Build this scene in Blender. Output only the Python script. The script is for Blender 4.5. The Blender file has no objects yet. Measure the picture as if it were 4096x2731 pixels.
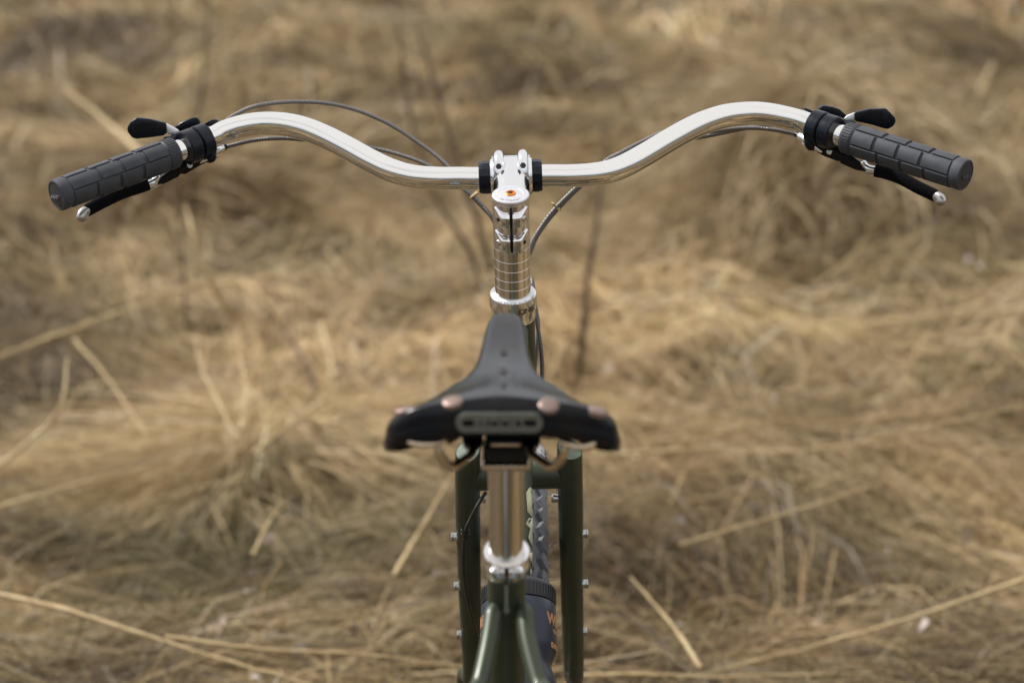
import bpy, bmesh, math, random
import numpy as np
from mathutils import Vector, Matrix
random.seed(7); rng = np.random.default_rng(11)
R = math.radians
scene = bpy.context.scene
COL = scene.collection

# ------------------------------------------------------------------ camera, sky, sun, exposure
CAMZ, PITCH, FPX = 1.40, R(11.0), 10500.0       # metres, tilt down, focal length in photo pixels (4096 wide)
cd = bpy.data.cameras.new('camera'); cam = bpy.data.objects.new('camera', cd); COL.objects.link(cam)
scene.camera = cam
cam.location = (0, 0, CAMZ); cam.rotation_euler = (R(90) - PITCH, 0, 0)
cd.sensor_width = 36; cd.lens = 36 * FPX / 4096; cd.clip_start = 0.05; cd.clip_end = 2000
cd.dof.use_dof = True; cd.dof.focus_distance = 2.64; cd.dof.aperture_fstop = 4.6
cd.dof.aperture_blades = 8

SUN_EL, SUN_AZ = R(48), R(-68)                   # azimuth from +Y towards +X (clockwise); sun ahead and to the left
world = bpy.data.worlds.new('World'); scene.world = world; world.use_nodes = True
wn = world.node_tree.nodes; wl = world.node_tree.links; wn.clear()
wo = wn.new('ShaderNodeOutputWorld'); bg = wn.new('ShaderNodeBackground')
sky = wn.new('ShaderNodeTexSky'); sky.sky_type = 'NISHITA'; sky.sun_disc = False
sky.sun_elevation = SUN_EL; sky.sun_rotation = SUN_AZ; sky.dust_density = 1.2; sky.air_density = 1.0
tc = wn.new('ShaderNodeTexCoord'); mp = wn.new('ShaderNodeMapping'); mp.inputs['Scale'].default_value = (1, 1, 1)
cn = wn.new('ShaderNodeTexNoise'); cn.inputs['Scale'].default_value = .8; cn.inputs['Detail'].default_value = 1.0
cr = wn.new('ShaderNodeValToRGB'); cr.color_ramp.elements[0].position = .12; cr.color_ramp.elements[1].position = .42
mx = wn.new('ShaderNodeMix'); mx.data_type = 'RGBA'; mx.inputs['B'].default_value = (9.2, 9.15, 9.1, 1)
wl.new(tc.outputs['Generated'], mp.inputs['Vector']); wl.new(mp.outputs[0], cn.inputs['Vector'])
wl.new(cn.outputs['Fac'], cr.inputs['Fac']); sx3 = wn.new('ShaderNodeSeparateXYZ'); mr3 = wn.new('ShaderNodeMapRange'); mu3 = wn.new('ShaderNodeMath'); mu3.operation = 'MULTIPLY'
mr3.inputs['From Min'].default_value = .10; mr3.inputs['From Max'].default_value = .34; mr3.inputs['To Min'].default_value = .25; mr3.inputs['To Max'].default_value = 1.0
wl.new(tc.outputs['Generated'], sx3.inputs[0]); wl.new(sx3.outputs['Z'], mr3.inputs['Value'])
wl.new(cr.outputs['Color'], mu3.inputs[0]); wl.new(mr3.outputs[0], mu3.inputs[1]); wl.new(mu3.outputs[0], mx.inputs['Factor'])
wl.new(sky.outputs['Color'], mx.inputs['A']); wl.new(mx.outputs['Result'], bg.inputs['Color'])
bg.inputs['Strength'].default_value = 0.10
wl.new(bg.outputs[0], wo.inputs[0])
sd = bpy.data.lights.new('sun', 'SUN'); sun = bpy.data.objects.new('sun', sd); COL.objects.link(sun)
sd.energy = 5.0; sd.angle = R(3.0); sd.color = (1, .97, .93)
sdir = Vector((math.sin(SUN_AZ) * math.cos(SUN_EL), math.cos(SUN_AZ) * math.cos(SUN_EL), math.sin(SUN_EL)))
sun.rotation_euler = sdir.to_track_quat('Z', 'Y').to_euler(); sun.location = (-3, 3, 6)
scene.view_settings.view_transform = 'Standard'; scene.view_settings.look = 'None'
scene.view_settings.gamma = 1; scene.view_settings.exposure = 0.0
scene.view_settings.use_curve_mapping = False
scene.render.engine = 'CYCLES'

# ------------------------------------------------------------------ photo measurement -> point in the world
CP, SP = math.cos(PITCH), math.sin(PITCH)
def P(x, y, Y):                                  # photo pixel (4096 x 2731) at world distance Y
    rx = (x - 2048) / FPX; ru = (1365.5 - y) / FPX
    dy = CP + ru * SP; dz = -SP + ru * CP
    t = Y / dy
    return Vector((rx * t, Y, CAMZ + dz * t))
def H2(x, y, Y): return P(x / .57422, y / .57422, Y)
def QL(x, y, Y): return P(x / 1.1484, y / 1.1484, Y)
def QR(x, y, Y): return P(2048 + x / 1.1484, y / 1.1484, Y)
def ZL(u, v, Y): return P(150 + u / 2.352, 350 + v / 2.352, Y)
def ZR(u, v, Y): return P(3000 + u / 2.352, 350 + v / 2.352, Y)
def ZS(u, v, Y): return P(1750 + u / 2.24, 550 + v / 2.24, Y)
def ZB(u, v, Y): return P(1700 + u / 1.521, 1700 + v / 1.521, Y)
def ZSad(u, v, Y): return P(1450 + u / 1.96, 1150 + v / 1.96, Y)

# ------------------------------------------------------------------ materials
def mat(name, col, rough=.5, metal=0., noise=0., nscale=40, bump=0., bscale=200, coat=0., col2=None, spec=None, rvar=0., aniso=None, stretch=None):
    m = bpy.data.materials.new(name); m.use_nodes = True
    n = m.node_tree.nodes; l = m.node_tree.links; b = n['Principled BSDF']
    b.inputs['Base Color'].default_value = (*col, 1); b.inputs['Roughness'].default_value = rough
    b.inputs['Metallic'].default_value = metal
    if coat: b.inputs['Coat Weight'].default_value = coat; b.inputs['Coat Roughness'].default_value = .08
    if spec is not None: b.inputs['Specular IOR Level'].default_value = spec
    tcn = n.new('ShaderNodeTexCoord'); mpn = n.new('ShaderNodeMapping')
    if stretch: mpn.inputs['Scale'].default_value = stretch
    l.new(tcn.outputs['Object'], mpn.inputs['Vector'])
    t = n.new('ShaderNodeTexNoise'); t.inputs['Scale'].default_value = nscale; t.inputs['Detail'].default_value = 5
    l.new(mpn.outputs[0], t.inputs['Vector'])
    if col2 or noise:
        c2 = col2 or tuple(c * (1 - noise) for c in col)
        rp = n.new('ShaderNodeValToRGB'); rp.color_ramp.elements[0].position = .38; rp.color_ramp.elements[1].position = .66
        rp.color_ramp.elements[0].color = (*col, 1); rp.color_ramp.elements[1].color = (*c2, 1)
        l.new(t.outputs['Fac'], rp.inputs['Fac']); l.new(rp.outputs['Color'], b.inputs['Base Color'])
    if rvar:
        mr = n.new('ShaderNodeMapRange'); mr.inputs['From Min'].default_value = .3; mr.inputs['From Max'].default_value = .7
        mr.inputs['To Min'].default_value = max(.01, rough - rvar); mr.inputs['To Max'].default_value = rough + rvar
        l.new(t.outputs['Fac'], mr.inputs['Value']); l.new(mr.outputs[0], b.inputs['Roughness'])
    if bump:
        t2 = n.new('ShaderNodeTexNoise'); t2.inputs['Scale'].default_value = bscale; t2.inputs['Detail'].default_value = 4
        l.new(mpn.outputs[0], t2.inputs['Vector'])
        bp = n.new('ShaderNodeBump'); bp.inputs['Strength'].default_value = bump; bp.inputs['Distance'].default_value = .001
        l.new(t2.outputs['Fac'], bp.inputs['Height']); l.new(bp.outputs[0], b.inputs['Normal'])
    return m
M = {}
M['chrome'] = mat('polished_bar', (.90, .88, .86), .05, 1, nscale=60, rvar=.03, bump=.02, bscale=90)
M['alu'] = mat('polished_aluminium', (.86, .86, .88), .13, 1, nscale=80, rvar=.05, bump=.03, bscale=300)
M['spacer'] = mat('spacer_metal', (.80, .77, .72), .16, 1, nscale=70, rvar=.05, stretch=(1, 1, .15))
M['satin'] = mat('satin_aluminium', (.80, .80, .84), .38, 1, nscale=200, rvar=.05, bump=.03, bscale=800)
M['tipmetal'] = mat('lever_tip_metal', (.50, .48, .47), .32, 1, nscale=150, rvar=.06)
M['steel'] = mat('steel_bolt', (.55, .55, .55), .25, 1, nscale=200, rvar=.08)
M['rail'] = mat('rail_chrome_grass_tint', (.62, .50, .36), .28, 1, nscale=90, rvar=.08)  # brown reflection of the grass put into the chrome's base colour
M['black'] = mat('black_plastic', (.002, .003, .007), .30, 0, spec=.28, nscale=120, rvar=.1, bump=.05, bscale=900)
M['blackalu'] = mat('black_anodised', (.002, .005, .013), .26, .0, spec=.32, nscale=150, rvar=.08)
M['hole'] = mat('dark_recess', (.006, .006, .006), .7)
M['sleeve'] = mat('black_sleeve', (.006, .006, .009), .95, spec=.15, nscale=600, bump=.6, bscale=1400)
M['rubber'] = mat('grey_rubber', (.058, .063, .075), .62, 0, noise=.2, nscale=60, bump=.25, bscale=1400, spec=.35, rvar=.06)
M['rubberd'] = mat('grey_rubber_end', (.045, .046, .048), .7, 0, nscale=60, bump=.25, bscale=1400, spec=.3)
M['housing'] = mat('cable_housing', (.17, .16, .155), .36, .35, nscale=300, rvar=.08)
M['housingb'] = mat('brown_hose', (.022, .016, .012), .45, nscale=300, rvar=.08)
M['olive'] = mat('olive_paint', (.046, .058, .036), .42, .30, nscale=40, coat=.12, noise=.15, rvar=.04, bump=.02, bscale=500)
M['cream'] = mat('cream_decal', (.62, .62, .42), .35)
M['leather'] = mat('black_leather', (.005, .007, .012), .22, 0, spec=.24, col2=(.009, .007, .007), nscale=45, bump=.09, bscale=500, rvar=.07)
M['leatherb'] = mat('leather_edge', (.05, .03, .018), .6, 0, nscale=70, bump=.3, bscale=600)
M['copper'] = mat('copper_rivet', (.25, .18, .155), .50, .6, nscale=100, rvar=.08)
M['badge'] = mat('pewter_badge', (.17, .18, .155), .42, .6, nscale=200, rvar=.1)
M['orange'] = mat('orange_anodised', (.85, .25, .03), .3, .8)
M['bottle'] = mat('smoky_bottle', (.017, .024, .045), .33, 0, nscale=40, rvar=.05, noise=.1)
M['cap'] = mat('bottle_cap', (.016, .017, .02), .42, nscale=100, rvar=.05)
M['print'] = mat('orange_print', (.46, .22, .11), .5)
M['tyre'] = mat('tyre_rubber', (.075, .083, .100), .45, 0, col2=(.15, .15, .155), nscale=55, bump=.3, bscale=700)
M['tie'] = mat('tan_tie', (.52, .38, .19), .5, nscale=200)
M['rim'] = mat('rim_dark', (.03, .03, .03), .35, .3)
M['engrave'] = mat('engraving', (.38, .38, .40), .5, .8)

def straw_mat(name, attr=True, col=(.40, .29, .16), trans=.12):
    m = bpy.data.materials.new(name); m.use_nodes = True
    n = m.node_tree.nodes; l = m.node_tree.links; b = n['Principled BSDF']; out = n['Material Output']
    b.inputs['Roughness'].default_value = .55; b.inputs['Specular IOR Level'].default_value = .2
    tr = n.new('ShaderNodeBsdfTranslucent'); mxs = n.new('ShaderNodeMixShader'); mxs.inputs[0].default_value = trans
    if attr:
        a = n.new('ShaderNodeAttribute'); a.attribute_name = 'tint'
        l.new(a.outputs['Color'], b.inputs['Base Color']); l.new(a.outputs['Color'], tr.inputs['Color'])
    else:
        t = n.new('ShaderNodeTexNoise'); t.inputs['Scale'].default_value = 25
        tcn = n.new('ShaderNodeTexCoord'); l.new(tcn.outputs['Object'], t.inputs['Vector'])
        rp = n.new('ShaderNodeValToRGB'); rp.color_ramp.elements[0].position = .35; rp.color_ramp.elements[1].position = .7
        rp.color_ramp.elements[0].color = (*col, 1); rp.color_ramp.elements[1].color = (col[0] * .7, col[1] * .62, col[2] * .55, 1)
        l.new(t.outputs['Fac'], rp.inputs['Fac']); l.new(rp.outputs['Color'], b.inputs['Base Color']); l.new(rp.outputs['Color'], tr.inputs['Color'])
    l.new(b.outputs[0], mxs.inputs[1]); l.new(tr.outputs[0], mxs.inputs[2]); l.new(mxs.outputs[0], out.inputs[0])
    return m
M['grass'] = straw_mat('dry_grass')
M['stalk'] = straw_mat('straw_stalk', False, (.57, .445, .25), .1)
M['stem'] = straw_mat('brown_stem', False, (.11, .075, .045), .05)
m = mat('soil_thatch', (.05, .036, .02), .9, 0, col2=(.15, .11, .065), nscale=7, bump=.8, bscale=40); M['soil'] = m

# ------------------------------------------------------------------ object helpers
WPOS = {}
def link(o, parent, wloc):
    COL.objects.link(o); WPOS[o.name] = Vector(wloc)
    if parent: o.parent = parent; o.location = Vector(wloc) - WPOS[parent.name]
    else: o.location = wloc
    return o
def obj(name, geo, material, parent=None, smooth=35, origin=None, bevel=0, label=None, kind=None, bseg=2):
    V, Fc = geo
    V = [Vector(v) for v in V]
    if origin is None:
        lo = Vector([min(v[i] for v in V) for i in range(3)]); hi = Vector([max(v[i] for v in V) for i in range(3)]); origin = (lo + hi) / 2
    me = bpy.data.meshes.new(name); me.from_pydata([v - origin for v in V], [], Fc)
    bm = bmesh.new(); bm.from_mesh(me); bmesh.ops.recalc_face_normals(bm, faces=bm.faces)
    if bevel:
        es = [e for e in bm.edges if len(e.link_faces) == 2 and e.calc_face_angle(0) > R(25)]
        bmesh.ops.bevel(bm, geom=es, offset=bevel, segments=bseg, profile=.5, affect='EDGES', clamp_overlap=True)
    bm.to_mesh(me); bm.free()
    me.materials.append(material)
    me.polygons.foreach_set('use_smooth', [True] * len(me.polygons))
    if smooth: me.set_sharp_from_angle(angle=R(smooth))
    o = bpy.data.objects.new(name, me); link(o, parent, origin)
    if label: o['label'] = label
    if kind: o['kind'] = kind
    return o
def inst(name, me, parent, Mw):
    o = bpy.data.objects.new(name, me); COL.objects.link(o); WPOS[o.name] = Mw.translation.copy()
    o.parent = parent; o.matrix_local = Matrix.Translation(-WPOS[parent.name]) @ Mw
    return o
def empty(name, loc, label=None, cat=None, parent=None):
    o = bpy.data.objects.new(name, None); o.empty_display_size = .1; link(o, parent, loc)
    if label: o['label'] = label
    if cat: o['category'] = cat
    return o
def merge(*gs):
    V, Fc = [], []
    for v, f in gs:
        k = len(V); V += [Vector(a) for a in v]; Fc += [[i + k for i in a] for a in f]
    return V, Fc
def spline(pts, n):
    """Catmull-Rom through points (tuples of any length) -> n samples"""
    A = np.array([list(p) for p in pts], float); A = np.vstack([2 * A[0] - A[1], A, 2 * A[-1] - A[-2]])
    m_ = len(A) - 3; out = []
    for i in range(n):
        u = i / (n - 1) * m_; k = min(int(u), m_ - 1); t = u - k
        p0, p1, p2, p3 = A[k:k + 4]
        out.append(.5 * ((2 * p1) + (-p0 + p2) * t + (2 * p0 - 5 * p1 + 4 * p2 - p3) * t * t + (-p0 + 3 * p1 - 3 * p2 + p3) * t ** 3))
    return out
def tube(pts, rad, seg=16, cap=True, flat=None, up=None):
    """round (or flattened by flat=(a,b)) tube along pts; rad number or list"""
    pts = [Vector(p[:3]) for p in pts]; n = len(pts)
    if not hasattr(rad, '__len__'): rad = [rad] * n
    fa, fb = flat or (1, 1)
    tn = [(pts[min(i + 1, n - 1)] - pts[max(i - 1, 0)]).normalized() for i in range(n)]
    if up is None: up = Vector((0, 0, 1)) if abs(tn[0].z) < .9 else Vector((1, 0, 0)); fixed = False
    else: up = Vector(up); fixed = True
    V, Fc = [], []; u = (up - tn[0] * up.dot(tn[0])).normalized()
    for i in range(n):
        b = up if fixed else u
        u = (b - tn[i] * b.dot(tn[i])).normalized(); w = tn[i].cross(u)
        for k in range(seg):
            a = 2 * math.pi * k / seg
            V.append(pts[i] + u * (math.cos(a) * rad[i] * fa) + w * (math.sin(a) * rad[i] * fb))
    for i in range(n - 1):
        for k in range(seg):
            k2 = (k + 1) % seg
            Fc.append([i * seg + k, i * seg + k2, (i + 1) * seg + k2, (i + 1) * seg + k])
    if cap: Fc.append(list(range(seg))[::-1]); Fc.append([(n - 1) * seg + k for k in range(seg)])
    return V, Fc
def frame_of(axis, ref=(0, -1, 0)):
    """(x, y, z) with z along axis, y as close as possible to ref"""
    z = Vector(axis).normalized(); y = Vector(ref); y = (y - z * y.dot(z)).normalized(); x = y.cross(z)
    return x, y, z
def lathe(prof, org, axis, seg=48, ref=(0, -1, 0), cap=True):
    """prof: (radius, height along axis)"""
    x, y, z = frame_of(axis, ref); org = Vector(org); V, Fc = [], []
    for r, h in prof:
        for k in range(seg):
            a = 2 * math.pi * k / seg
            V.append(org + z * h + (x * math.cos(a) + y * math.sin(a)) * r)
    n = len(prof)
    for i in range(n - 1):
        for k in range(seg):
            k2 = (k + 1) % seg; Fc.append([i * seg + k, i * seg + k2, (i + 1) * seg + k2, (i + 1) * seg + k])
    if cap: Fc.append(list(range(seg))[::-1]); Fc.append([(n - 1) * seg + k for k in range(seg)])
    return V, Fc
def box(org, fr, lo, hi):
    x, y, z = fr; org = Vector(org); V = []
    for c in ((0, 0, 0), (1, 0, 0), (1, 1, 0), (0, 1, 0), (0, 0, 1), (1, 0, 1), (1, 1, 1), (0, 1, 1)):
        p = [(hi if c[i] else lo)[i] for i in range(3)]; V.append(org + x * p[0] + y * p[1] + z * p[2])
    return V, [[0, 3, 2, 1], [4, 5, 6, 7], [0, 1, 5, 4], [1, 2, 6, 5], [2, 3, 7, 6], [3, 0, 4, 7]]
def prism(front, depth):
    """front: polygon of world points; extruded by the vector depth"""
    n = len(front); V = [Vector(p) for p in front] + [Vector(p) + Vector(depth) for p in front]
    return V, [list(range(n)), [n + i for i in range(n)][::-1]] + [[i, (i + 1) % n, n + (i + 1) % n, n + i] for i in range(n)]
def text_geo(body, size, extrude=.0004, fn=None, align='CENTER', bold=0., space=1.):
    cu = bpy.data.curves.new('t', 'FONT'); cu.body = body; cu.size = size; cu.extrude = extrude; cu.align_x = align
    cu.offset = bold; cu.resolution_u = 3; cu.space_character = space
    to = bpy.data.objects.new('t', cu); COL.objects.link(to)
    dg = bpy.context.evaluated_depsgraph_get(); me = bpy.data.meshes.new_from_object(to.evaluated_get(dg))
    V = [fn(v.co.x, v.co.y, v.co.z) if fn else v.co.copy() for v in me.vertices]
    Fc = [list(p.vertices) for p in me.polygons]
    bpy.data.objects.remove(to); bpy.data.meshes.remove(me); bpy.data.curves.remove(cu)
    return V, Fc
def lerp(a, b, t): return a + (b - a) * t

# ------------------------------------------------------------------ terrain
TAB = rng.random((256, 256))
def vnoise(x, y):
    xi = np.floor(x).astype(int); yi = np.floor(y).astype(int); fx = x - xi; fy = y - yi
    fx = fx * fx * (3 - 2 * fx); fy = fy * fy * (3 - 2 * fy)
    g = lambda a, b: TAB[a & 255, b & 255]
    return (g(xi, yi) * (1 - fx) + g(xi + 1, yi) * fx) * (1 - fy) + (g(xi, yi + 1) * (1 - fx) + g(xi + 1, yi + 1) * fx) * fy
def fbm(x, y, o=4):
    s = 0; a = .5
    for i in range(o): s = s + a * vnoise(x * 2 ** i + 17.3 * i, y * 2 ** i + 9.1 * i); a *= .5
    return s - .47
def ground_y(py):                                # distance at which a photo row (2352 scale) meets the ground plane
    return CAMZ / math.tan(PITCH + math.atan((py - 784) / (FPX * .57422)))
MOUNDS = []                                       # (x, y, rx, ry, height)
def mound(px, py, w, dy, h):                      # by photo position (2352 scale), width in metres
    Y = ground_y(py); X = (px - 1176) / (FPX * .57422) * math.hypot(Y, CAMZ); MOUNDS.append((X, Y, w, dy, h)); return X, Y
T_RIGHT = mound(1830, 665, .27, .32, .42)
T_LEFT = mound(440, 600, .22, .30, .14)
T_BURST = mound(520, 1080, .45, .40, .03)
mound(1400, 300, .6, .8, .12); mound(700, 210, .8, 1.1, .15); mound(380, 150, .9, 1.2, .15); mound(1850, 130, 1.1, 1.6, .15); mound(2200, 660, .40, .40, .10)
def HT(x, y):
    amp = np.clip((y - 3.3) / 1.6, 0, 1); amp = np.where(y < 0, .3, amp)
    wx_ = x + .35 * (vnoise(x / .9 + 5, y / .7 + 2) - .5); wy_ = y + .35 * (vnoise(x / .8 + 50, y / .9 + 22) - .5)
    b1 = np.abs(2 * vnoise(wx_ / 1.25, wy_ / .85) - 1); b2 = np.abs(2 * vnoise(wx_ / .55 + 33, wy_ / .42 + 12) - 1); b3 = np.abs(2 * vnoise(wx_ / .26 + 3, wy_ / .20 + 72) - 1)
    h = .30 * fbm(x / 2.4, y / 1.6, 2) + (.26 + .022 * np.clip(y - 6, 0, 12)) * (np.minimum(b1, .75) - .3) + .15 * (b2 - .4) + .05 * b3 + .05 * fbm(x / .15 + 9, y / .14 + 30, 2)
    h = h * (amp * .8 + .06) 
    for mx_, my_, wx, wy, hh in MOUNDS:
        h = h + hh * np.exp(-((x - mx_) / wx) ** 2 - ((y - my_) / wy) ** 2)
    return h
def grid_mesh(name, xs, ys, zf, material, zoff=0.):
    X, Y = np.meshgrid(xs, ys); Z = zf(X, Y) + zoff
    V = np.stack([X, Y, Z], -1).reshape(-1, 3); nx, ny = len(xs), len(ys)
    i = np.arange(nx * ny).reshape(ny, nx)
    Fq = np.stack([i[:-1, :-1], i[:-1, 1:], i[1:, 1:], i[1:, :-1]], -1).reshape(-1, 4)
    return np_mesh(name, V, Fq, material)
def np_mesh(name, V, Fq, material, tint=None, smooth=True, origin=(0, 0, 0)):
    me = bpy.data.meshes.new(name); nv, nf = len(V), len(Fq)
    me.vertices.add(nv); me.vertices.foreach_set('co', (V - np.array(origin)).astype(np.float32).ravel())
    me.loops.add(nf * 4); me.loops.foreach_set('vertex_index', Fq.astype(np.int32).ravel())
    me.polygons.add(nf); me.polygons.foreach_set('loop_start', np.arange(0, nf * 4, 4, dtype=np.int32))
    me.polygons.foreach_set('use_smooth', np.ones(nf, bool) if smooth else np.zeros(nf, bool))
    if tint is not None:
        a = me.attributes.new('tint', 'FLOAT_COLOR', 'POINT'); a.data.foreach_set('color', tint.astype(np.float32).ravel())
    me.update(calc_edges=True); me.materials.append(material)
    o = bpy.data.objects.new(name, me); COL.objects.link(o); o.location = origin; WPOS[o.name] = Vector(origin)
    return o
def gspace(a, b, d0, g):                          # growing spacing
    out = [a]; d = d0
    while out[-1] < b: out.append(out[-1] + d); d *= g
    return out
xs = np.array(sorted(set([-v for v in gspace(0, 8, .04, 1.006)] + gspace(0, 8, .04, 1.006)) ))
xs = np.concatenate([[-900, -300, -120, -60, -30, -16], xs, [16, 30, 60, 120, 300, 900]])
ys = np.concatenate([[-900, -300, -100, -50, -25, -12, -6, -3, -1.5, 0, .8, 1.6, 2.4], gspace(3, 34, .03, 1.004), [45, 65, 100, 200, 400, 900]])
def far_flat(x, y):
    f = np.clip(1 - (np.maximum(np.abs(x) - 8, 0) + np.maximum(np.abs(y) - 34, 0)) / 10, 0, 1); return HT(x, y) * f
g = grid_mesh('ground', xs, ys, far_flat, M['soil'], -.012); g['kind'] = 'structure'

# rows of dark trees on low hills far all round the field: mirrored as the dark line in the chrome
def ring(rad, hh, seed):
    n = 240; V = []; Fq = []
    for k in range(n):
        a = 2 * math.pi * k / n
        t = hh * (.55 + .6 * float(fbm(np.array(7 * math.cos(a) + seed), np.array(7 * math.sin(a)), 4)) + .25 * float(vnoise(np.array(a * 22), np.array(seed))))
        for r_, z_ in ((rad, -.5), (rad + 2, t * .6), (rad + 6, t), (rad + 14, t * .9), (rad + 22, -.5)):
            V.append((r_ * math.cos(a), r_ * math.sin(a), z_))
    for k in range(n):
        for j in range(4): Fq.append((k * 5 + j, ((k + 1) % n) * 5 + j, ((k + 1) % n) * 5 + j + 1, k * 5 + j + 1))
    return np.array(V), np.array(Fq)
M['wood'] = mat('far_wood', (.035, .045, .025), .95, col2=(.07, .075, .045), nscale=.4)
V_, F_ = ring(62, 11, 3.3); tl = np_mesh('wooded_hills', V_, F_, M['wood']); tl['kind'] = 'structure'

# ------------------------------------------------------------------ grass blades
def ribbons(PTS, W, tint, side=None):
    """PTS (N,K,3), W (N,K), tint (N,3) -> verts, faces, colours"""
    N, K, _ = PTS.shape
    T = np.gradient(PTS, axis=1); T /= np.linalg.norm(T, axis=2, keepdims=True) + 1e-9
    if side is None:
        side = rng.normal(size=(N, 1, 3)) * np.array([1, 1, .6])
    S = np.cross(T, side); S /= np.linalg.norm(S, axis=2, keepdims=True) + 1e-9
    A = PTS - S * W[:, :, None] / 2; B = PTS + S * W[:, :, None] / 2
    V = np.stack([A, B], 2).reshape(-1, 3)
    i = (np.arange(N) * K * 2)[:, None] + (np.arange(K - 1) * 2)[None]
    Fq = np.stack([i, i + 1, i + 3, i + 2], -1).reshape(-1, 4)
    c = np.repeat(np.concatenate([tint, np.ones((N, 1))], 1), K * 2, 0)
    return V, Fq, c
STRAW = np.array([[.50, .365, .185], [.42, .295, .145], [.32, .215, .10], [.62, .475, .28], [.20, .13, .06], [.22, .19, .075], [.45, .30, .165], [.42, .36, .29], [.10, .065, .035]])
PW = np.array([.23, .22, .17, .11, .10, .05, .06, .03, .03])
def tints(x, y, n):
    k = rng.choice(len(STRAW), n, p=PW); c = STRAW[k].copy()
    patch = fbm(x / 1.0 + 70, y / .75 + 50, 3)       # browner or paler hay; contrast also stands in for shaded hollows, lit crests
    far_ = 1 - .28 * np.clip((y - 7) / 6, 0, 1)
    c *= np.clip(1.08 + 2.8 * far_ * patch + 2.2 * far_ * fbm(x / .42 + 7, y / .26 + 61, 2), .26, 1.6)[:, None]
    c = c * (1 + np.clip(-patch * 1.6, 0, .5)[:, None] * np.array([.12, -.04, -.22]))
    hue = fbm(x / .6 + 31, y / .5 + 77, 2)[:, None] * 1.6
    c = c * (1 + hue * np.array([.05, -.05, -.12])) * np.array([.90, .905, .93])
    grn = np.clip(fbm(x / .7 + 5, y / .8 + 90, 3) * 4 - .45, 0, 1)[:, None] * .45
    c = c * (1 - grn) + np.array([.23, .225, .10]) * grn
    return np.clip(c * rng.uniform(.78, 1.18, (n, 1)), .02, .8)
def grass_field(name, x0f, x1f, y0, y1, nclump, per, L, W, K=5, lift=.05, outside=False):
    lift = lift * .85
    y = y0 + (y1 - y0) * rng.random(nclump * 2)
    hw = np.array([x1f(v) for v in y]); keep = rng.random(len(y)) < hw / hw.max(); y = y[keep][:nclump]; hw = hw[keep][:nclump]
    x = (rng.random(len(y)) * 2 - 1) * hw
    if outside: k_ = np.abs(x) > .235 * y + .45 + L; x, y = x[k_], y[k_]
    nc = len(y)
    e = .05
    gx = (HT(x + e, y) - HT(x - e, y)) / (2 * e); gy = (HT(x, y + e) - HT(x, y - e)) / (2 * e)
    az = (vnoise(x / .8 + 3, y / .9 + 8) - .5) * 2.4 + np.where(vnoise(x / 1.7 + 20, y / 2 + 4) > .5, math.pi, 0) + rng.normal(0, .25, nc)
    dx = np.cos(az) - 2.2 * gx; dy = .55 * np.sin(az) - 2.2 * gy
    az = np.arctan2(dy, dx)
    N = nc * per; ci = np.repeat(np.arange(nc), per)
    spread = .07 * L / .3
    rx = x[ci] + rng.normal(0, spread, N); ry = y[ci] + rng.normal(0, spread, N)
    a = az[ci] + rng.normal(0, .22, N); wild = rng.random(N) < .10; a = np.where(wild, rng.random(N) * 6.28, a)
    ln = L * rng.uniform(.5, 1.35, N) * (1 + .25 * rng.normal(size=nc)[ci]).clip(.5, 1.6)
    bend = rng.normal(0, .30, N)
    hi = lift * rng.gamma(1.6, .62, N) * (1 + .4 * rng.normal(size=nc)[ci]).clip(.3, 2)
    t = np.linspace(0, 1, K)[None]
    aa = a[:, None] + bend[:, None] * t
    st = ln[:, None] / (K - 1)
    px = rx[:, None] + np.concatenate([np.zeros((N, 1)), np.cumsum(np.cos(aa[:, :-1]) * st, 1)], 1)
    py = ry[:, None] + np.concatenate([np.zeros((N, 1)), np.cumsum(np.sin(aa[:, :-1]) * st, 1)], 1)
    end = rng.uniform(-.1, .75, N)[:, None]
    pz = HT(px, py) + hi[:, None] * (np.sin(math.pi * t ** .8) * (1 - end) + t * end) + .004
    w = W * rng.uniform(.5, 1.5, N)[:, None] * np.array([.8] + [1] * (K - 2) + [.25])[None]
    nn = np.stack([-gx[ci], -gy[ci], np.ones(N)], -1) + rng.normal(0, .38, (N, 3))
    V, Fq, c = ribbons(np.stack([px, py, pz], -1), w, tints(rx, ry, N), nn[:, None, :])
    o = np_mesh(name, V, Fq, M['grass'], c); o['kind'] = 'stuff'; return N
hwf = lambda v: .235 * v + .45
n = 0
n += grass_field('dry_grass_cover', None, hwf, 3.4, 6.6, 3300, 26, .36, .0022, 5, .04)
n += grass_field('dry_grass_cover', None, hwf, 6.3, 11, 4200, 26, .46, .0031, 5, .05)
n += grass_field('dry_grass_cover', None, hwf, 10.5, 17, 3300, 20, .50, .0065, 4, .055)
n += grass_field('dry_grass_cover', None, hwf, 16.5, 32, 3900, 16, .60, .012, 4, .06)
n += grass_field('dry_grass_cover', None, lambda v: .62 * v + 1.5, 3.4, 24, 5200, 16, .50, .009, 4, .06, True)
n += grass_field('dry_grass_cover', None, lambda v: 2.2, -.5, 3.5, 1500, 12, .26, .004, 4, .03)
print('blades', n)

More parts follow.
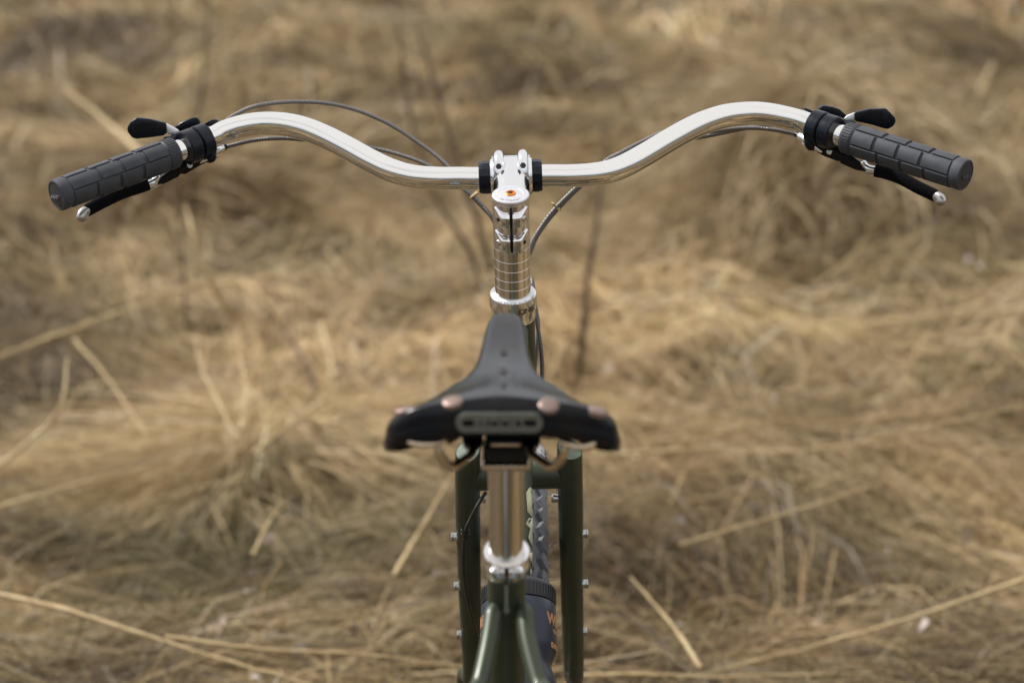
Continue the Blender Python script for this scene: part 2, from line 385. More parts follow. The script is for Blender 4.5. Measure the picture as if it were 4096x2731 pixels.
def tussock(name, X, Y, nb, L, W, rise, label, lean=(0, 0), el=(20, 80), droop=1.1, col=None, rad=.06):
    """a fountain of long blades that rise from one foot and fall over on all sides"""
    z0 = float(HT(np.array(X), np.array(Y)))
    a = rng.random(nb) * 2 * math.pi; e0 = np.radians(rng.uniform(el[0], el[1], nb))
    K = 7; ln = L * rng.uniform(.5, 1.2, nb); st = ln / (K - 1)
    p = np.zeros((nb, K, 3)); p[:, 0, 0] = X + rng.normal(0, rad, nb); p[:, 0, 1] = Y + rng.normal(0, rad, nb)
    p[:, 0, 2] = HT(p[:, 0, 0], p[:, 0, 1])
    dr = droop * rng.uniform(.6, 1.5, nb); sw = rng.normal(0, .35, nb)
    for k in range(1, K):
        f = (k - .5) / (K - 1); e = e0 - dr * 2.0 * f ** 1.1; aa = a + sw * f
        p[:, k, 0] = p[:, k - 1, 0] + (np.cos(aa) * np.cos(e) + lean[0] * f) * st
        p[:, k, 1] = p[:, k - 1, 1] + (np.sin(aa) * np.cos(e) + lean[1] * f) * st
        p[:, k, 2] = np.maximum(p[:, k - 1, 2] + np.sin(e) * st * rise, HT(p[:, k, 0], p[:, k, 1]) + .01)
    w = W * rng.uniform(.5, 1.4, nb)[:, None] * np.array([.8, 1, 1, 1, .9, .7, .2])[None]
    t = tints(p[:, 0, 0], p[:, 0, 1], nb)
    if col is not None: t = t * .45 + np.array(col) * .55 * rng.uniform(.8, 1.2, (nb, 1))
    V, Fq, c = ribbons(p, w, np.clip(t, .02, .8))
    o = np_mesh(name, V, Fq, M['grass'], c, origin=(X, Y, z0)); o['label'] = label; o['category'] = 'tussock'; return o
GR = 'bent tussocks in the dry field'
tussock('grass_tussock', *T_RIGHT, 5200, .46, .0042, 1.0, 'tall brown hay tussock standing out right of the saddle, below the right grip', (-.1, -.15), (30, 88), 1.25, (.62, .50, .32), .20)['group'] = GR
tussock('grass_tussock', *T_LEFT, 3000, .38, .0050, 1.0, 'hay tussock below the left grip, its shade put into a dark tint', (.25, -.1), (25, 80), 1.2, (.19, .12, .06), .12)['group'] = GR  # dark blade tint stands in for the shade on this tussock
tussock('grass_tussock', *T_BURST, 1900, .55, .0032, .42, 'pale straw tussock bursting outwards left of the fork', (.0, 0), (3, 42), .5, (.56, .43, .25), .13)['group'] = GR

# ------------------------------------------------------------------ single stalks that stand out
def stalk(name, pts, r, label, m='stalk', cat='grass stalk', group='long straw stalks lying across the grass', seg=6):
    q = [H2(p[0], p[1], p[2] * (.935 if m == 'stalk' else 1)) for p in pts]; s = spline(q, 22)
    s = [Vector(v) + Vector((random.gauss(0, 1), 0, random.gauss(0, 1))) * r * .12 for v in s]
    r *= .8
    rad = [r * (1.15 - .75 * i / 21) * (1.35 if i in (6, 12, 17) else 1) for i in range(22)]
    o = obj(name, tube(s, rad, seg), M[m], smooth=60); o['label'] = label; o['category'] = cat
    if group: o['group'] = group
    return o
stalk('straw_stalk', [(-60, 1352, 4.2), (170, 1405, 4.05), (400, 1480, 3.95), (740, 1580, 3.85)], .0052, 'long pale straw stalk slanting down across the bottom left corner')
stalk('straw_stalk', [(2420, 1305, 4.35), (2150, 1400, 4.25), (1850, 1488, 4.15), (1560, 1560, 4.05)], .0050, 'long pale straw stalk rising towards the bottom right corner')
stalk('straw_stalk', [(1610, 1532, 4.1), (1540, 1430, 4.2), (1448, 1325, 4.3)], .0045, 'short straight straw stalk pointing up left at lower right of the fork')
stalk('straw_stalk', [(-60, 840, 6.0), (250, 725, 6.15), (500, 640, 6.3), (735, 548, 6.5)], .0055, 'long straw stalk crossing the grass below the left brake lever')
stalk('straw_stalk', [(250, 690, 6.6), (480, 655, 6.7), (690, 628, 6.8)], .0045, 'thin straw stalk lying just under the longest one on the left')
stalk('straw_stalk', [(545, 735, 6.3), (490, 660, 6.2), (450, 560, 6.2), (425, 470, 6.3)], .0078, 'bent pale leaf stalk rising below the left shifter')
stalk('straw_stalk', [(330, 360, 7.6), (250, 285, 7.8), (150, 205, 8.0)], .012, 'blurred straw stalk sloping behind the left thumb lever')
stalk('straw_stalk', [(580, 1040, 5.2), (740, 920, 5.3), (880, 800, 5.4), (960, 700, 5.5)], .0048, 'straight straw stalk leaning up right towards the saddle from the pale tussock')
stalk('straw_stalk', [(545, 1010, 5.3), (500, 920, 5.4), (465, 850, 5.5), (448, 770, 5.6)], .0048, 'kinked straw stalk standing on the left of the pair above the pale tussock')
stalk('straw_stalk', [(555, 990, 5.3), (565, 900, 5.4), (550, 810, 5.5), (545, 740, 5.6)], .005, 'kinked straw stalk standing on the right of the pair above the pale tussock')
stalk('straw_stalk', [(-40, 1100, 4.9), (70, 1010, 4.95), (140, 930, 5.0), (155, 820, 5.1)], .0055, 'curved straw stalk bending upwards at the left edge')
stalk('straw_stalk', [(-30, 1170, 4.85), (150, 1120, 4.9), (370, 1060, 5.0)], .004, 'straw stalk running in from the left edge towards the pale tussock')
stalk('straw_stalk', [(170, 780, 5.9), (240, 860, 5.7), (310, 960, 5.5), (335, 1000, 5.4)], .0038, 'straw stalk slanting down right above the pale tussock')
stalk('straw_stalk', [(580, 1275, 4.5), (612, 1210, 4.55), (648, 1148, 4.6)], .0038, 'short straw stalk leaning right below the pale tussock')
stalk('straw_stalk', [(905, 1320, 4.5), (975, 1200, 4.6), (1040, 1085, 4.7)], .0045, 'straw stalk leaning up against the left fork leg')
stalk('straw_stalk', [(380, 1462, 4.0), (600, 1490, 3.98), (830, 1502, 3.96), (1070, 1530, 3.94)], .0038, 'thin straw stalk lying level at the bottom left of the fork')
stalk('straw_stalk', [(1330, 1550, 4.0), (1480, 1548, 4.0), (1640, 1552, 4.0), (2000, 1545, 4.0)], .0036, 'thin straw stalk lying level at the bottom right of the fork')
stalk('straw_stalk', [(1390, 690, 6.0), (1700, 670, 6.0), (1900, 740, 6.0), (2170, 815, 5.9)], .0048, 'long arched straw stalk under the big tussock')
stalk('straw_stalk', [(1350, 1050, 5.2), (1600, 1030, 5.2), (1850, 1035, 5.2), (2100, 985, 5.2), (2360, 930, 5.2)], .0038, 'long wavy straw stalk level with the fork crown on the right')
stalk('straw_stalk', [(1560, 1250, 4.7), (1800, 1180, 4.75), (2050, 1100, 4.8), (2330, 1000, 4.9)], .0030, 'long straw stalk rising right in the middle of the right side')
GS = 'upright brown weed stems'
stalk('weed_stem', [(1325, 890, 6.2), (1340, 760, 6.2), (1352, 620, 6.25), (1372, 500, 6.3), (1392, 340, 6.4)], .0105, 'brown weed stem standing just right of the stem and cables', 'stem', 'weed stem', GS)
stalk('weed_stem', [(1120, 730, 7.2), (1085, 590, 7.2), (1000, 450, 7.3), (945, 280, 7.4), (915, 60, 7.5)], .0105, 'dark weed stem crossing behind the left cables, left one of two', 'stem', 'weed stem', GS)
stalk('weed_stem', [(1130, 620, 7.2), (1070, 430, 7.3), (1020, 270, 7.4), (960, 60, 7.5)], .011, 'dark weed stem crossing behind the left cables, right one of two', 'stem', 'weed stem', GS)
stalk('weed_stem', [(440, 500, 7.4), (445, 330, 7.5), (470, 160, 7.6), (480, -30, 7.7)], .008, 'faint weed stem rising behind the left shifter clamp', 'stem', 'weed stem', GS)
stalk('weed_stem', [(430, 760, 6.6), (420, 600, 6.7), (400, 420, 6.8), (385, 330, 6.9)], .006, 'faint weed stem standing behind the left brake lever body', 'stem', 'weed stem', GS)
stalk('weed_stem', [(725, 900, 5.8), (700, 830, 5.9), (650, 760, 6.0), (610, 700, 6.0)], .005, 'crooked brown weed stem left of the saddle nose', 'stem', 'weed stem', GS)

# withered leaf litter, pale pinkish flecks
N = 1100; y = 3.9 + 16 * rng.random(N) ** 1.3; x = (rng.random(N) * 2 - 1) * (.22 * y + .3)
c = np.stack([x, y, HT(x, y) + rng.uniform(.03, .09, N)], -1); K = 4
d = rng.normal(size=(N, 3)); d /= np.linalg.norm(d, axis=1, keepdims=True); s_ = (.004 + .013 * rng.random(N) ** 2) * (1 + y * .04)
t = np.linspace(-1, 1, K)[None, :, None]
pts = c[:, None] + d[:, None] * t * s_[:, None, None] + np.array([0, 0, 1]) * (1 - t ** 2) * s_[:, None, None] * .4
w = s_[:, None] * np.array([.2, 1.1, 1.0, .15])[None]
tt = np.where(rng.random((N, 1)) < .5, np.array([[.60, .53, .50]]), np.where(rng.random((N, 1)) < .5, np.array([[.36, .27, .22]]), np.array([[.10, .06, .04]]))) * rng.uniform(.7, 1.15, (N, 1))
V_, F_, c_ = ribbons(pts, w, np.clip(tt, 0, .8)); o = np_mesh('leaf_litter', V_, F_, M['grass'], c_); o['kind'] = 'stuff'

# ================================================================== THE BICYCLE
bike = empty('bicycle', (0, 2.35, 0), 'olive green touring bicycle with polished swept handlebar and black leather saddle, seen from behind', 'bicycle')

# --- steering axis: from top cap centre to lowest spacer
A0 = ZS(655, 505, 2.560); A1 = ZS(676, 1375, 2.598)
AX = (A0 - A1).normalized(); AL = (A0 - A1).length
sx, sy, sz = frame_of(AX)                         # sx lateral, sy towards the rider, sz up the steerer
if sx.x < 0: sx = -sx
RS = .0181
def onax(s): return lerp(A0, A1, s)
# --- frame tubes
HTop = onax(1.10); HBot = onax(2.30)
obj('head_tube', lathe([(.0205, 0), (.0222, .003), (.0215, .02), (.0215, (HTop - HBot).length - .02), (.0225, (HTop - HBot).length)], HBot, AX), M['olive'], bike)
BB = Vector((-.004, 2.30, .285)); STOP = ZB(495, 905, 2.128)
sta = (STOP - BB).normalized()
DT0 = HBot + AX * .030; 
dtp = [DT0, lerp(DT0, BB, .5), BB]
dt = obj('down_tube', tube(dtp, .0185, 32), M['olive'], bike)
TT0 = HTop - AX * .028; TT1 = STOP - sta * .032
obj('top_tube', tube([TT0, TT1], .0150, 32), M['olive'], bike)
seat = obj('seat_tube', tube([STOP, lerp(STOP, BB, .5), BB], [.0160, .0160, .0160], 32), M['olive'], bike)
obj('bottom_bracket_shell', lathe([(.021, -.036), (.021, .036)], BB, (1, 0, 0), 32), M['olive'], bike)
# slot in the back of the seat tube
px_, py_, pz_ = frame_of(sta)
if px_.x < 0: px_ = -px_
slot = [STOP + px_ * x + py_ * .0152 + pz_ * z for x, z in ((-.0016, 0), (-.0016, -.022), (-.0030, -.0265), (0, -.030), (.0030, -.0265), (.0016, -.022), (.0016, 0))]
obj('seat_tube_slot', prism(slot, py_ * .0012), mat('bare_slot', (.20, .22, .17), .4, .2), seat)
RA = Vector((-.004, 1.865, .365))                # rear axle
for s in (-1, 1):
    J = STOP - sta * .052
    w_ = (421, 393, 337, 268) if s < 0 else (606, 624, 692, 772)
    p = [ZB(w_[0], 1100, 2.124), ZB(w_[1], 1303, 2.100), ZB(w_[2], 1568, 2.068), ZB(w_[3], 1800, 2.04), Vector((s * .055, 1.97, .52)), RA + Vector((s * .068, 0, 0))]
    obj('seat_stay', tube(spline(p, 40), [.0050, .0068] + [.0080] * 28 + [.0075 - .0002 * i for i in range(10)], 20), M['olive'], bike)
    p = [BB + Vector((s * .022, -.01, 0)), BB + Vector((s * .045, -.16, .02)), RA + Vector((s * .068, .03, 0)), RA + Vector((s * .068, 0, 0))]
    obj('chain_stay', tube(spline(p, 24), .0095, 16), M['olive'], bike)
# painted lettering on the side of the down tube (cream script, only its edge shows)
ddx, ddy, ddz = frame_of((DT0 - BB), (1, 0, 0))   # ddy = to the right
ddx = ddz.cross(ddy)
if ddx.dot(Vector((0, -1, 1))) < 0: ddx = -ddx    # towards rider/up
def ondt(y_, u):                                  # u 0..1 from edge (right side) towards the top; y_ photo row
    Yt = None; best = None
    for k in range(0, 200):
        q = lerp(DT0, BB, k / 199); r = P(2100, y_, q.y)
        if best is None or abs(r.z - q.z) < best: best = abs(r.z - q.z); Yt = q
    a = R(-12 + 62 * u); return Yt + (ddy * math.cos(a) + ddx * math.sin(a)) * .0188
glyphs = [
    [(.75, 400), (1, 430), (.95, 490), (.9, 540), (.45, 556), (.15, 548), (.0, 520), (.35, 520), (.5, 500), (.3, 470), (.25, 450), (0, 462), (0, 425), (.3, 420), (.5, 402)],
    [(.3, 566), (.8, 585), (1.0, 620), (.65, 650), (.8, 690), (.7, 720), (.3, 745), (.0, 735), (.15, 690), (.3, 650), (-.1, 640), (-.1, 575)],
    [(.3, 768), (.8, 790), (.6, 830), (.25, 850), (-.1, 862), (-.1, 838), (.3, 822), (.1, 812), (-.1, 815), (-.1, 775)],
    [(1.0, 856), (.8, 870), (.4, 880), (-.1, 890), (-.1, 925), (.6, 928), (.9, 905)],
    [(.7, 945), (.9, 980), (.5, 1020), (-.1, 1040), (-.1, 960)]]
gl = []
for G in glyphs:
    pts = [ondt(1700 + v / 1.521, u) for u, v in G]; nrm = ddy * .5 + ddx * .3
    gl.append(prism(pts, nrm.normalized() * .0006))
obj('lettering', merge(*gl), M['cream'], dt, smooth=0)

# --- headset, spacers, stem, cap
hs = obj('headset_cup', lathe([(.0185, .0), (.0232, .001), (.0238, -.004), (.0240, -.012), (.0222, -.016), (.0222, -.026)][::-1], A1 - AX * .0035, AX, 64), M['alu'], bike)
obj('bearing_cap', lathe([(.0236, -.0035), (.0234, -.0010), (.0198, .0030), (.0188, .0034), (.0178, .0034)], A1 - AX * .0034, AX, 64), M['satin'], hs)
def ringtext(body, size, org, radf, a0, slope, m, parent, bold=0.):
    """letters round the steering axis; radf(y)->(radius, height)"""
    def fn(x, y, z):
        r, h = radf(y); a = a0 + x / .0215
        return org + (sx * math.sin(a) + sy * math.cos(a)) * (r + z * .6) + sz * (h + z * .8)
    obj('lettering', text_geo(body, size, .0001, fn, bold=bold), m, parent, smooth=0)
ringtext('CHRIS KING\u00ae  NoThreadSet', .0042, A1 - AX * .0034, lambda y: (.0234 - y * .9, -.0007 + y * .95), 0.15, 0, M['engrave'], hs)
def cupfn(x, y, z):
    a = .62 + x / .0240; return A1 - AX * .0145 + (sx * math.sin(a) + sy * math.cos(a)) * (.02405 + z) + sz * y
obj('lettering', text_geo('KING', .0085, .0003, cupfn, bold=.0002), mat('dark_engraving', (.10, .09, .08), .4, .6), hs, smooth=0)
seams = [.517, .623, .718, .816, .908, 1.0]
for i in range(5):
    a, b = onax(seams[i + 1]), onax(seams[i]); h = (b - a).length
    sp = obj('spacer', lathe([(.0150, 0), (RS - .0002, 0), (RS, .0002), (RS, h - .0002), (RS - .0002, h), (.0150, h)], a, AX, 64), M['spacer'], bike)
stem = obj('stem', lathe([(RS - .0004, 0), (RS, .0004), (RS, (onax(.02) - onax(.515)).length - .001), (RS - .001, (onax(.02) - onax(.515)).length)], onax(.515), AX, 64), M['alu'], bike)
def stembox(name, poly, s0, s1, m, parent, bevel=.0008, slope=0.):
    """polygon in (lateral, towards rider), from s0 down to s1 on the axis; slope raises the outer edge"""
    V = []
    for s, k in ((s0, 1), (s1, 0)):
        for x, y in poly: V.append(onax(s) + sx * x + sy * y - sz * (slope * max(0, y - .012) if k else -slope * .0))
    n_ = len(poly)
    geo = (V, [list(range(n_)), [n_ + i for i in range(n_)][::-1]] + [[i, (i + 1) % n_, n_ + (i + 1) % n_, n_ + i] for i in range(n_)])
    return obj(name, geo, m, parent, bevel=bevel, smooth=40)
for s in (-1, 1):
    for (a, b) in ((.075, .235), (.305, .495)):
        stembox('clamp_ear', [(s * .0013, .012), (s * .0013, .0242), (s * .0098, .0234), (s * .0168, .0110), (s * .0120, .008)], a, b, M['alu'], stem, .0010, .55)
stembox('clamp_slot', [(-.00125, .014), (-.00125, .0188), (.00125, .0188), (.00125, .014)], .06, .505, M['hole'], stem, 0)
for (s, v, c_) in ((1, .165, 'steel'), (-1, .40, 'steel'), (-1, .165, 'hole'), (1, .40, 'hole')):
    o_ = onax(v) + sx * (s * .0122) + sy * .0185; n_ = (sx * s * .78 + sy * .62).normalized()
    r_ = .0033 if c_ == 'steel' else .0019
    obj('clamp_bolt' if c_ == 'steel' else 'bolt_hole', lathe([(r_, -.003), (r_, .0012), (r_ * .8, .0022 if c_ == 'steel' else .0013)], o_, n_, 20), M[c_], stem)
# top cap
cap = obj('top_cap', lathe([(.0172, -.0080), (.0178, -.0062), (.0184, -.0050), (.0187, -.0020), (.0183, -.0006), (.0176, 0), (.0125, .0004), (.0122, .0001), (.0060, .0006)], A0, AX, 72), M['satin'], bike)
obj('cap_bolt', lathe([(.0052, 0), (.0052, .0010), (.0046, .0014), (.0030, .0014), (.0028, .0004)], A0 + AX * .0004, AX, 32), M['orange'], cap)
obj('hex_socket', lathe([(.0024, 0), (.0024, .0003)], A0 + AX * .0012, AX, 6), M['hole'], cap)
def capfn(x, y, z):
    a = x / .0148; r = .0150 - y * .9
    return A0 + (sx * math.sin(a) + sy * math.cos(a)) * r + sz * (.00035 + z)
obj('lettering', text_geo('NoThreadSet\u2122', .0036, .00008, capfn, bold=.00003), M['engrave'], cap, smooth=0)

# handlebar centre line
CL = ZS(372, 366, 2.640); CR = ZS(938, 344, 2.640); CB = (CL + CR) / 2
bx = (CR - CL).normalized()
LG0, LG1 = ZL(1290, 610, 2.680), ZL(176, 1018, 2.596)
RG0, RG1 = ZR(900, 468, 2.680), ZR(2030, 827, 2.596)
def grip_axis_back(a, b, d): return a + (a - b).normalized() * d
lp = [LG0, grip_axis_back(LG0, LG1, .016), QL(985, 628, 2.700), QL(1035, 603, 2.704), QL(1110, 581, 2.707), QL(1200, 568, 2.708), QL(1300, 571, 2.705), QL(1400, 592, 2.698), QL(1500, 632, 2.688),
      QL(1600, 683, 2.675), QL(1700, 738, 2.662), QL(1800, 784, 2.650), QL(1900, 811, 2.643), QL(2010, 819.5, 2.640), QL(2120, 819, 2.640), CL]
rp_ = [CR, QR(260, 808, 2.640), QR(360, 803, 2.641), QR(440, 790, 2.645), QR(520, 761, 2.652), QR(620, 707, 2.664), QR(720, 647, 2.676), QR(810, 597, 2.687), QR(890, 561, 2.696), QR(980, 534, 2.704),
       QR(1080, 522, 2.708), QR(1160, 524, 2.708), QR(1250, 539, 2.706), QR(1340, 562, 2.702), grip_axis_back(RG0, RG1, .016), RG0]
full = [lerp(LG0, LG1, .96)] + lp + rp_ + [lerp(RG0, RG1, .96)]
nb = 420; bar = spline(full, nb); br = []
for i, p in enumerate(bar):
    ax_ = abs(p[0] - CB.x); br.append(float(np.interp(ax_, [0, .05, .12, .22, .27, .31, .5], [.0116, .0116, .0121, .01235, .0120, .0113, .0113])))
obj('handlebar', tube(bar, br, 40), M['chrome'], bike, smooth=80, label='polished silver handlebar rising and sweeping back to both grips')
# clamp of the stem around the bar + black shims
up_ = Vector((0, 0, 1)); up_ = (up_ - bx * up_.dot(bx)).normalized(); fw = bx.cross(up_)
if fw.y < 0: fw = -fw
CC = ZS(662, 350, 2.640)
for s, e_ in ((-1, CL), (1, CR)):
    q = CC + bx * (s * .0205); d_ = (e_ - q).length
    obj('bar_shim', lathe([(.0118, 0), (.0168, 0), (.0170, d_ - .0045), (.0158, d_ - .0004), (.0150, d_), (.0118, d_)], q, bx * s, 14), M['blackalu'], bike, smooth=20)
def rot(v, a): return v
def clampprof(w0, w1): return [(.0125, -w0), (.0180, -w0), (.0196, -w0 + .0022), (.0200, -w0 + .005), (.0200, w1 - .005), (.0196, w1 - .0022), (.0180, w1), (.0125, w1)]
obj('bar_clamp', lathe(clampprof(.0210, .0210), CC, bx, 48), M['alu'], stem)
# neck of the stem between steerer clamp and bar clamp
nk0 = onax(.20) ; nk1 = CC - fw * .006 - up_ * .002
nk = [nk0, lerp(nk0, nk1, .35), lerp(nk0, nk1, .7), nk1]
obj('stem_neck', tube(spline(nk, 10), [.0160, .0163, .0165, .0167, .0170, .0175, .0182, .0190, .0198, .0204], 36), M['alu'], stem, smooth=70)
# two raised bolt bosses wrapping over the top of the clamp and its face plate
for s in (-1, 1):
    c0 = CC + bx * (s * .0122)
    def bp(a, r): return c0 - fw * (math.cos(a) * r) + up_ * (math.sin(a) * r)
    ring_ = [bp(R(a), r) for a, r in ((-22, .0165), (5, .0196), (38, .0215), (60, .0222), (78, .0222), (86, .0216))]
    obj('bolt_boss', tube(spline(ring_, 14), [.0052, .0060, .0063, .0064] + [.0064] * 8 + [.0060, .0050], 18, flat=(.85, .85)), M['alu'], stem, smooth=70)
    ring_ = [bp(R(a), r) for a, r in ((91, .0214), (102, .0220), (125, .0215), (150, .0200))]
    obj('face_plate_boss', tube(spline(ring_, 10), [.0046, .0056] + [.0060] * 7 + [.0045], 18, flat=(.85, .85)), M['alu'], stem, smooth=70)
    for a, rr, r2 in ((31, .0268, .0026), (4, .0250, .0018)):
        q = bp(R(a), rr) - bx * (s * (.0042 if a == 4 else 0)); nr = (bp(R(a), 1) - c0).normalized()
        obj('bolt_hole', lathe([(r2 * 1.2, -.0014), (r2 * 1.2, .0004), (r2, .0007)], q, nr, 6), M['hole'], stem, smooth=20)
fp = []
for a in np.linspace(96, 250, 22):
    for w_ in (-.0195, .0195): fp.append(CC + bx * w_ - fw * (math.cos(R(a)) * .0212) + up_ * (math.sin(R(a)) * .0212))
Fp = [[2 * i, 2 * i + 1, 2 * i + 3, 2 * i + 2] for i in range(21)]
fpi = [v - (v - CC - bx * (v - CC).dot(bx)).normalized() * .003 for v in fp]; n_ = len(fp)
Fp += [[n_ + j for j in f[::-1]] for f in Fp] + [[2 * i, 2 * i + 2, n_ + 2 * i + 2, n_ + 2 * i] for i in range(21)] + [[2 * i + 1, 2 * i + 3, n_ + 2 * i + 3, n_ + 2 * i + 1] for i in range(21)] + [[0, 1, n_ + 1, n_], [42, 43, n_ + 43, n_ + 42]]
obj('face_plate', (fp + fpi, Fp), M['alu'], stem, bevel=.0004)

# --- grips
def make_grip(G0, G1, flip):
    ax_ = (G1 - G0).normalized(); L_ = (G1 - G0).length
    x_, y_, z_ = frame_of(ax_, (0, -1, .35)); x_ = y_.cross(z_)     # y_ towards the rider
    e = obj('grip', lathe([(.0115, 0), (.0152, .0002), (.0158, .0012), (.0158, .0125), (.0152, .0132), (.0148, .0140), (.0148, L_ - .014), (.0160, L_ - .010), (.0164, L_ - .004), (.0160, L_ - .0008), (.0150, L_), (.0136, L_), (.0134, L_ - .0007)], G0, ax_, 64), M['rubber'], bike,
            label='ribbed grey rubber grip, ' + ('left' if flip < 0 else 'right'))
    def cy(a, r, h): return G0 + z_ * h + (y_ * math.cos(a) + x_ * math.sin(a)) * r
    rows = 6; nl = 4; Lp = (L_ - .031) / nl
    for k in range(rows):
        ac = R(-8 + k * 360 / rows); off = (.0062 if k % 2 else 0)
        for j in range(nl):
            h0 = .0150 + j * Lp + off; h1 = h0 + Lp - .0034
            if j == nl - 1: h1 = L_ - .0125
            if j == 0 : h0 = .0150
            V = []; na, nh = 6, 2; da = R(27.0)
            for (rr, ins) in ((.0146, 0), (.0160, 0.0), (.0166, .0006)):
                for a_ in np.linspace(-1, 1, na):
                    for hh in (h0 + ins, h1 - ins): V.append(cy(ac + a_ * (da - ins / .016), rr, hh))
            Fc = []; L1 = na * 2
            top = 2 * L1
            for i in range(na - 1): Fc.append([top + 2 * i, top + 2 * i + 1, top + 2 * i + 3, top + 2 * i + 2])
            for lay in (0, 1):
                o1, o2 = lay * L1, (lay + 1) * L1
                for i in range(na - 1):
                    for q in (0, 1): Fc.append([o1 + 2 * i + q, o1 + 2 * i + 2 + q, o2 + 2 * i + 2 + q, o2 + 2 * i + q])
                for i in (0, na - 1): Fc.append([o1 + 2 * i, o1 + 2 * i + 1, o2 + 2 * i + 1, o2 + 2 * i])
            obj('grip_pad', (V, Fc), M['rubber'], e, smooth=38)
    rb = []
    for k in range(32):
        a = 2 * math.pi * k / 32
        f_ = (z_.cross(y_ * math.cos(a) + x_ * math.sin(a)), (y_ * math.cos(a) + x_ * math.sin(a)), z_)
        rb.append(box(G0, f_, (-.00085, .0150, .0020), (.00080, .0164, .0115)))
    obj('collar_rib', merge(*rb), M['rubber'], e, bevel=0, kind='stuff')
    obj('end_disc', lathe([(.0132, 0), (.0130, .0004), (.0110, .0006)], G1 - ax_ * .0007, ax_, 40), M['rubberd'], e)
    upx = Vector((0, 0, 1)); upx = (upx - z_ * upx.z).normalized(); rt = upx.cross(z_)
    def fn(x, y, z): return G1 + rt * x + upx * (y - .0028) + z_ * (z + .0002)
    obj('lettering', text_geo('OURY', .0100, .0007, fn, bold=.0002), M['rubber'], e, smooth=0)
    return ax_, L_
LA, LL = make_grip(LG0, LG1, -1); RA_, RL = make_grip(RG0, RG1, 1)

